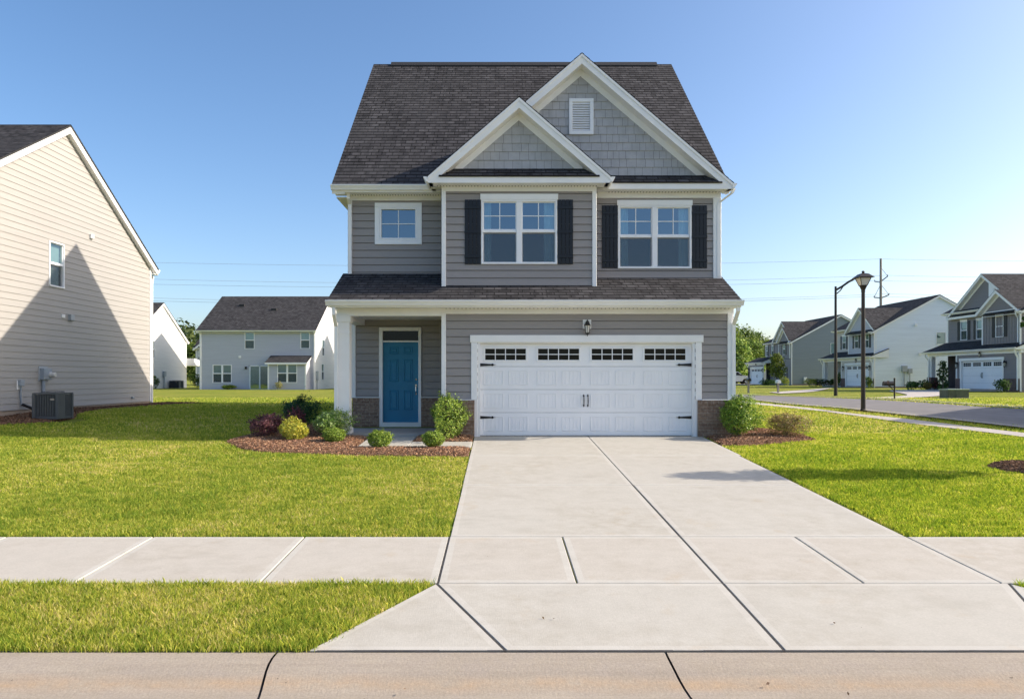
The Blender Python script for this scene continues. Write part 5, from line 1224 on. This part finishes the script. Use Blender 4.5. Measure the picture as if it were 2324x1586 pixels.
tag(link('forest', leaves('forest', cen, np.full(n * k, .85), np.clip(tt, 0, 1), M['far_leaf'], d, .7, .4)), 'hazy green forest covering the far hill', 'forest', kind='stuff')

# ------------------------------------------------------------------ grass
def in_any(px, py, polys):
    r = np.zeros(len(px), bool)
    for p in polys: r |= inpoly(px, py, p)
    return r
sideL = [p for p in near]; 
roadpoly = near + far[::-1]; walkpoly = s0 + s1[::-1]
PAVED = [[(DL - .015, YS1 - .02), (DR + .06, YS1 - .02), (DR + .06, YG), (DL - .015, YG)], [(-9.5, YS0 - .005), (9.5, YS0 - .005), (9.5, YS1 + .02), (-9.5, YS1 + .02)], [(-1.38, YC - .1), (5.47, YC - .1), (aR + .02, YS0 + .01), (aL - .02, YS0 + .01)],
         [(-3.05, 14.6), (DL, 14.6), (DL, 16.4), (-3.05, 16.4)], [(XL - .12, YG - .15), (XR + .08, YG - .15), (XR + .08, 28.6), (XL - .12, 28.6)], offs(near, -.45) + offs(far, .45)[::-1], walkpoly, [(-26, 16.7), (-13.2, 16.7), (-13.2, 27.8), (-26, 27.8)], bedL, bedS, bedR, bedT, bedB, [(-12.3, 18.6), (-11.0, 18.6), (-11.0, 19.5), (-12.3, 19.5)]]
def vnoise(x, y, f, seed):
    x, y = x * f + 37.1, y * f + 11.3; i, j = np.floor(x).astype(np.int64), np.floor(y).astype(np.int64); u, w = x - i, y - j; u, w = u * u * (3 - 2 * u), w * w * (3 - 2 * w)
    def hsh(a, b): n = (a * 374761393 + b * 668265263 + seed * 974711) & 0x7fffffff; n = ((n ^ (n >> 13)) * 1274126177) & 0x7fffffff; return (n ^ (n >> 16)) % 10007 / 10007.
    return (hsh(i, j) * (1 - u) + hsh(i + 1, j) * u) * (1 - w) + (hsh(i, j + 1) * (1 - u) + hsh(i + 1, j + 1) * u) * w
fpatch = lambda x, y: 2 * (.30 * vnoise(x, y, .45, 1) + .30 * vnoise(x, y * 1.6, 1.5, 2) + .40 * vnoise(x, y * 1.5, 5.0, 3)) - 1
def grass(region, dens, hgt, wid, seed, jit=.4):
    x0, x1, y0, y1 = region; rr = np.random.default_rng(seed); n = int((x1 - x0) * (y1 - y0) * dens); px = rr.uniform(x0, x1, n); py = rr.uniform(y0, y1, n)
    k = (np.abs(px + .02) < .0) | ((px > -.715 * py - 2.0) & (px < .755 * py + 3.5)); px, py = px[k], py[k]; k = py > 5.13 - np.abs(rr.normal(0, .016, len(px))) * (vnoise(px, py, 3., 8) > .35); px, py = px[k], py[k]; k = ~in_any(px + rr.normal(0, .016, len(px)), py + rr.normal(0, .016, len(px)), PAVED); px, py = px[k], py[k]
    n = len(px); pt = fpatch(px, py); hh = hgt * rr.uniform(.5, 1.2, n) * (1 + .32 * pt) * .9; ww = wid * rr.uniform(.6, 1.3, n); a = rr.uniform(0, 2 * np.pi, n); ln = rr.uniform(.1, .75, n) * hh
    b = rr.uniform(0, 2 * np.pi, n); zz = terr(px, py) - .022 + np.where((py > 8.6) & (py < 16) & ((px < -1) | (px > 5.2)), .010 * np.sin(px * 1.7 + py * .6) + .008 * np.sin(py * 2.3 - px * .8), 0)
    base = np.stack([px, py, zz], -1); dx = np.stack([np.cos(a), np.sin(a), np.zeros(n)], -1) * ww[:, None]; le = np.stack([np.cos(b) * ln, np.sin(b) * ln, hh], -1)
    mid = base + np.stack([np.cos(b) * ln * .3, np.sin(b) * ln * .3, hh * .6], -1)
    v = np.stack([base - dx, base + dx, mid + dx * .75, base + le, mid - dx * .75], 1).reshape(-1, 3)
    g = np.array([(.23, .34, .036), (.47, .515, .066), (.66, .63, .12), (.78, .66, .27)]) * (np.array([1.0, 1.0, 1.0]) if x0 < 0 else np.array([.97, 1.03, .65])); u = rr.uniform(0, 1, n) - .5 * pt - .04
    t = np.where((u < .3)[:, None], g[0], np.where((u < .68)[:, None], g[1], np.where((u < .93)[:, None], g[2], g[3]))) * rr.uniform(.8, 1.2, (n, 1))
    return v, t
parts = [grass((-6.2, -.5, 5.07, 6.58), 11000, .075, .0030, 1), grass((4.5, 8.5, 5.07, 6.58), 7000, .07, .003, 2),
         grass((-9.2, -.5, 8.06, 10.2), 6500, .058, .0038, 3), grass((4.5, 11.2, 8.06, 10.2), 6500, .058, .0038, 4),
         grass((-11.3, -.5, 10.2, 13), 4200, .055, .005, 5), grass((4.5, 13.3, 10.2, 13), 4200, .055, .005, 6),
         grass((-13, -.5, 13, 17), 2200, .055, .007, 7), grass((4.5, 15.5, 13, 17), 2200, .055, .007, 8),
         grass((-16, 14, 17, 24), 800, .06, .012, 9), grass((-22, 26, 24, 36), 260, .07, .024, 10)]
v = np.concatenate([p[0] for p in parts]); t = np.concatenate([p[1] for p in parts])
tag(link('grass', raw_mesh('grass', v, 5, M['grass'], np.clip(t, 0, 1))), 'short green grass blades of the mown lawns and the kerb strip', 'grass', kind='stuff')
# dry bits lying about
lp = np.array([(-1.9, 4.86), (-3.2, 4.75), (.35, 5.7), (.43, 5.69), (2.6, 5.6), (-.6, 4.62), (3.4, 4.8), (1.75, 4.7), (-2.6, 5.0), (3.0, 7.2), (1.2, 9.2), (-3.6, 7.4), (.9, 4.95), (2.2, 4.55)])
zz = np.where(lp[:, 1] < YC, zc0 - .06, np.array([tz(*p) for p in lp])) + .012
tag(link('leaf_litter', leaves('leaf_litter', np.column_stack([lp, zz]), np.full(len(lp), .014), tints(len(lp), [(.12, .08, .05), (.2, .13, .07)]), M['chip'], None, .6, 2)), 'scattered dry leaf scraps on kerb and driveway', 'leaf litter', kind='stuff')

# ------------------------------------------------------------------ street furniture
lx, ly = G(1959, 933)
T = Thing('street_lamp', 'black lantern street lamp on a dark post at the corner lawn', 'street lamp', (lx, ly, tz(lx, ly)))
s = ly / F; hp = (933 - 662) * s
m = MB(); m.lathe([(.10, -.1), (.10, .03), (.07, .06), (.064, .5), (.052, hp - .02), (.06, hp), (.06, hp + .03)], (0, 0, 0), 16); T.add('post', m, 'pole')
hb0 = hp
m = MB(); m.lathe([(.055, hb0 + .02), (.06, hb0 + .06), (.10, hb0 + .15), (.11, hb0 + .18), (.08, hb0 + .19)], (0, 0, 0), 16)
a4 = [(-1, -1), (1, -1), (1, 1), (-1, 1)]; zb_, zt_ = hb0 + .18, hb0 + .42; rb, rt = .085, .165
for (sx, sy) in a4: m.tube([(sx * rb, sy * rb, zb_), (sx * rt, sy * rt, zt_)], .011, 4)
for q in ((rb, zb_ + .01), (rt, zt_)):
    for i in range(4): p, r_ = a4[i], a4[(i + 1) % 4]; m.tube([(p[0] * q[0], p[1] * q[0], q[1]), (r_[0] * q[0], r_[1] * q[0], q[1])], .011, 4)
m.lathe([(.33, zt_ + .0), (.335, zt_ + .012), (.21, zt_ + .09), (.17, zt_ + .12), (.07, zt_ + .145), (.04, zt_ + .15)], (0, 0, 0), 4, math.pi / 4); m.lathe([(.03, zt_ + .14), (.04, zt_ + .165), (.048, zt_ + .19), (.035, zt_ + .215), (.012, zt_ + .225)], (0, 0, 0), 12)
hd = T.add('lantern', m, 'pole'); g = MB()
for i in range(4): p, r_ = a4[i], a4[(i + 1) % 4]; g.poly([(p[0] * rb * .97, p[1] * rb * .97, zb_), (r_[0] * rb * .97, r_[1] * rb * .97, zb_), (r_[0] * rt * .97, r_[1] * rt * .97, zt_), (p[0] * rt * .97, p[1] * rt * .97, zt_)])
T.add('lantern_glass', g, 'frost', hd)
lx, ly = G(1896.5, 897.3); s = ly / F; hp = (897.3 - 650) * s
T = Thing('street_lamp', 'tall bare dark pole lamp with a curved arm across the side street', 'street lamp', (lx, ly, tz(lx, ly)))
m = MB(); m.lathe([(.10, -.1), (.075, hp * .5), (.06, hp)], (0, 0, 0), 12); T.add('post', m, 'pole')
A = lambda px, py: ((px - 1897) * s, 0, (897.3 - py) * s)
m = MB(); m.tube([A(1898, 658), A(1912, 650), A(1926, 640), A(1940, 632.5), A(1950, 630.5), A(1958, 630)], .06, 8); m.tube([A(1899, 667), A(1908, 659), A(1914, 650)], .03, 6); T.add('arm', m, 'pole')
m = MB(); p = A(1963, 630); m.lathe([(.05, .07), (.16, .05), (.17, 0), (.12, -.06)], (0, 0, 0), 10); m.v = [(p[0] + v_[0] * 1.8, v_[1], p[2] + v_[2]) for v_ in m.v]; T.add('lamp_head', m, 'pole')

# utility pole and lines
UY = 100.0; us = UY / F
def U(px, py): return (PX(px, UY), UY, PZ(py, UY))
ux = PX(1999, UY)
def upole(label, x, zt, r=.17, arms=True):
    T = Thing('utility_pole', label, 'utility pole', (x, UY, .3), 0, 'poles of the power line'); m = MB(); m.lathe([(r * 1.15, -.3), (r, zt * .7), (r * .85, zt - .3)], (0, 0, 0), 10); T.add('pole', m, 'wood')
    k = us
    for (dx, z1, z0_) in ((.95, 627, 639), (-.85, 639, 641), (1.13, 669, 677), (-.93, 675, 677)):
        m = MB(); p, q = (0, 0, PZ(z0_, UY) - .3), (dx, 0, PZ(z1, UY) - .3); m.tube([p, q], .07, 6); m.tube([q, (q[0], 0, q[2] + .22)], .05, 6); T.add('cross_arm', m, 'pole')
    for (p, q) in (((0, 607), (.95, 627)), ((0, 645), (1.13, 669)), ((0, 645), (-.93, 675))):
        m = MB(); m.tube([(p[0], 0, PZ(p[1], UY) - .3), (q[0], 0, PZ(q[1], UY) - .3)], .03, 5); T.add('brace', m, 'pole')
upole('tall wooden utility pole rising behind the long white house', ux, PZ(587, UY)); xl2 = PX(60, UY); upole('wooden utility pole hidden behind the beige house', xl2, PZ(587, UY)); xr2 = PX(3000, UY); upole('wooden utility pole beyond the right edge of the street', xr2, PZ(587, UY))
for (dx, py, sag, lab) in ((0, 588, .95, 'thin topmost power line strung between the utility poles'), (.95, 625, 1.1, 'upper power line on the right arm of the utility poles'), (-.85, 637, .95, 'upper power line on the left arm of the utility poles'), (1.13, 667, 1.2, 'lower power line on the right arm of the utility poles'), (-.93, 673, 1.15, 'lower power line on the left arm of the utility poles')):
    m = MB()
    for (a, b) in ((xl2, ux), (ux, xr2)):
        z = PZ(py, UY); m.tube([(a + dx + (b - a) * t / 24, UY, z - sag * 4 * (t / 24) * (1 - t / 24) * (1 if a == xl2 else .35)) for t in range(25)], .017, 4, False)
    solo('power_line', m, 'conduit', lab, 'power line', 'lines strung on the utility poles')

# mailboxes, posts, cabinets
mx, my = G(2030, 906)
T = Thing('mailbox', 'dark mailbox on a thin black post by the far driveway', 'mailbox', (mx, my, tz(mx, my)), 0); m = MB(); m.tube([(0, 0, -.1), (0, 0, .95)], .035, 8); m.lathe([(.05, .92), (.04, .98), (.01, 1.0)], (0, 0, 0), 8); m.tube([(0, 0, .35), (-.2, 0, .6), (-.32, 0, .64)], .02, 6); T.add('post', m, 'iron')
m = MB(); pr = [(-.1, 0), (.1, 0), (.1, .12), (.07, .19), (0, .22), (-.07, .19), (-.1, .12)]; m.prism(pr, lambda p: (-.52, p[0], .62 + p[1]), lambda p: (-.06, p[0], .62 + p[1])); T.add('box', m, 'pole'); m = MB(); m.box(-.4, -.3, -.115, -.1, .72, .86); T.add('flag', m, 'brick_red')
for px, py, h, lab in ((1698.7, 891, .78, 'short weathered mailbox post beside the pickup truck lawn'), (1766, 891.5, .66, 'short pale wooden post below the round young tree')):
    x, y = G(px, py); T = Thing('mailbox', lab, 'mailbox', (x, y, tz(x, y)), 0); m = MB(); m.box(-.055, .055, -.055, .055, -.1, h); T.add('post', m, 'wood')
    m = MB(); m.prism([(q[0], q[1]) for q in pr], lambda p: (p[0], -.25, h - .02 + p[1]), lambda p: (p[0], .25, h - .02 + p[1])); T.add('box', m, 'iron' if px < 1720 else 'trim')
x, y = G(2176, 904.5); T = Thing('transformer_cabinet', 'mossy green transformer cabinet on the lawn across the side street', 'transformer', (x, y, tz(x, y)), 0)
m = MB(); w = 1.0; m.bbox(frame_y(0), -.50, .50, 0, .44, -.7, .0, .02); T.add('cabinet', m, 'green_box'); m = MB(); m.bbox(frame_y(0), -.53, .53, .40, .46, -.73, .03, .015); T.add('lid', m, 'green_pale'); m = MB(); m.bbox(frame_y(0), -.13, .48, .02, .39, 0, .018); T.add('door', m, 'green_box'); m = MB(); m.box(-.6, .6, -.1, .8, -.1, .03); T.add('base', m, 'slab')
x, y = G(2141.5, 903.5); T = Thing('cable_pedestal', 'pale green cable pedestal left of the transformer cabinet', 'cable pedestal', (x, y, tz(x, y)), 0); m = MB(); m.lathe([(.11, -.05), (.1, 0), (.1, .36), (.085, .39)], (0, 0, 0), 4, .6); T.add('body', m, 'green_pale'); m = MB(); m.lathe([(.115, .34), (.115, .40), (.05, .43)], (0, 0, 0), 4, .6); T.add('cap', m, 'green_pale')

# pickup truck
tx0, ty0 = 33.7, 112.0
T = Thing('pickup_truck', 'white crew cab pickup truck parked nose to the right on a far driveway', 'pickup truck', (tx0, ty0, .34), 0)
side = [(0, .55), (0, 1.25), (1.75, 1.28), (1.78, 1.3), (1.95, 1.9), (3.1, 1.92), (3.85, 1.35), (5.15, 1.22), (5.35, 1.1), (5.4, .6), (5.1, .45), (4.95, .55), (4.75, .82), (4.35, .95), (3.95, .82), (3.75, .45), (1.75, .42), (1.6, .75), (1.2, .92), (.8, .75), (.62, .5)]
m = MB(); m.prism(side, lambda p: (p[0], -.95 + (.12 if p[1] > 1.5 else 0), p[1]), lambda p: (p[0], .95 - (.12 if p[1] > 1.5 else 0), p[1])); T.add('body', m, 'white_paint')
for s in (-1, 1):
    yb = s * .965
    m = MB(); m.poly([(2.02, s * .95, 1.34), (2.72, s * .95, 1.34), (2.72, s * .86, 1.83), (2.14, s * .86, 1.83)]); m.poly([(2.8, s * .95, 1.34), (3.72, s * .95, 1.34), (3.12, s * .86, 1.83), (2.8, s * .86, 1.83)]); T.add('side_window', m, 'iron')
    for xw in (1.2, 4.35):
        w = MB(); w.lathe([(.40, -.12), (.42, -.09), (.42, .09), (.40, .12)], (0, 0, 0), 18); w.v = [(xw + v_[0], s * .86 + v_[2], .42 + v_[1]) for v_ in w.v]; o = T.add('wheel', w, 'rubber'); w = MB(); w.lathe([(.25, -.0), (.25, .13), (.1, .14)], (0, 0, 0), 14); w.v = [(xw + v_[0], s * (.86 + v_[2]), .42 + v_[1]) for v_ in w.v]; T.add('rim', w, 'galv', o)
    m = MB(); m.box(5.2, 5.38, s * .75 - .15, s * .75 + .15, .95, 1.12); T.add('headlight', m, 'frost'); m = MB(); m.box(3.55, 3.7, s * 1.02 - .08, s * 1.02 + .08, 1.32, 1.5); T.add('mirror', m, 'iron')
m = MB(); m.box(5.3, 5.46, -.9, .9, .5, .72); T.add('bumper', m, 'iron')

# doormat
m = MB(); m.box(-.42, .42, -.22, .22, 0, .018); m.box(-.39, .39, -.19, .19, .0, .024); solo('doormat', m, 'iron', 'dark doormat on the porch in front of the blue door', 'doormat', loc=(PX(906, 17.9), 17.95, .071))

# ------------------------------------------------------------------ sky, sun, camera
EL, AZ = R(31.6), R(-1.5)        # the sun stands to the right, a touch behind the facade
w = bpy.data.worlds.new('World'); SC.world = w; w.use_nodes = True; nt = w.node_tree; bg = nt.nodes['Background']
sk = nt.nodes.new('ShaderNodeTexSky'); sk.sky_type = 'NISHITA'; sk.sun_disc = False; sk.sun_elevation = EL; sk.sun_rotation = R(90) + AZ; sk.altitude = 100; sk.air_density = .8; sk.dust_density = 2.3; sk.ozone_density = 1.0
hs = nt.nodes.new('ShaderNodeHueSaturation'); hs.inputs['Saturation'].default_value = 1.22; tn = nt.nodes.new('ShaderNodeMix'); tn.data_type = 'RGBA'; tn.blend_type = 'MULTIPLY'; tn.inputs[0].default_value = 1; tn.inputs[7].default_value = (1.01, 1.0, .985, 1); nt.links.new(sk.outputs[0], tn.inputs[6]); nt.links.new(tn.outputs[2], hs.inputs['Color']); nt.links.new(hs.outputs[0], bg.inputs[0]); bg.inputs[1].default_value = .15
sd = Vector((math.cos(EL) * math.cos(AZ), -math.cos(EL) * math.sin(AZ), math.sin(EL)))
l = bpy.data.lights.new('sun', 'SUN'); l.energy = 3.75; l.angle = R(.5); l.color = (1.0, .89, .755); lo = bpy.data.objects.new('sun', l); COL.objects.link(lo); lo.rotation_euler = (-sd).to_track_quat('-Z', 'Y').to_euler(); lo.location = (30, 10, 30)
cam = bpy.data.cameras.new('camera'); co = bpy.data.objects.new('camera', cam); COL.objects.link(co); co.location = (0, 0, CH); co.rotation_euler = (R(90), 0, 0)
cam.sensor_width = 36; cam.lens = 36 * F / 2324; cam.shift_x = (1162 - CX) / 2324; cam.shift_y = (CY - 793) / 2324; cam.clip_end = 3000; SC.camera = co
vs = SC.view_settings; vs.view_transform = 'Standard'; vs.look = 'None'; vs.exposure = .74; vs.gamma = 1
SC.render.engine = 'CYCLES'
try: SC.cycles.use_denoising = True
except Exception: pass
SC.cycles.max_bounces = 6; SC.cycles.transparent_max_bounces = 12
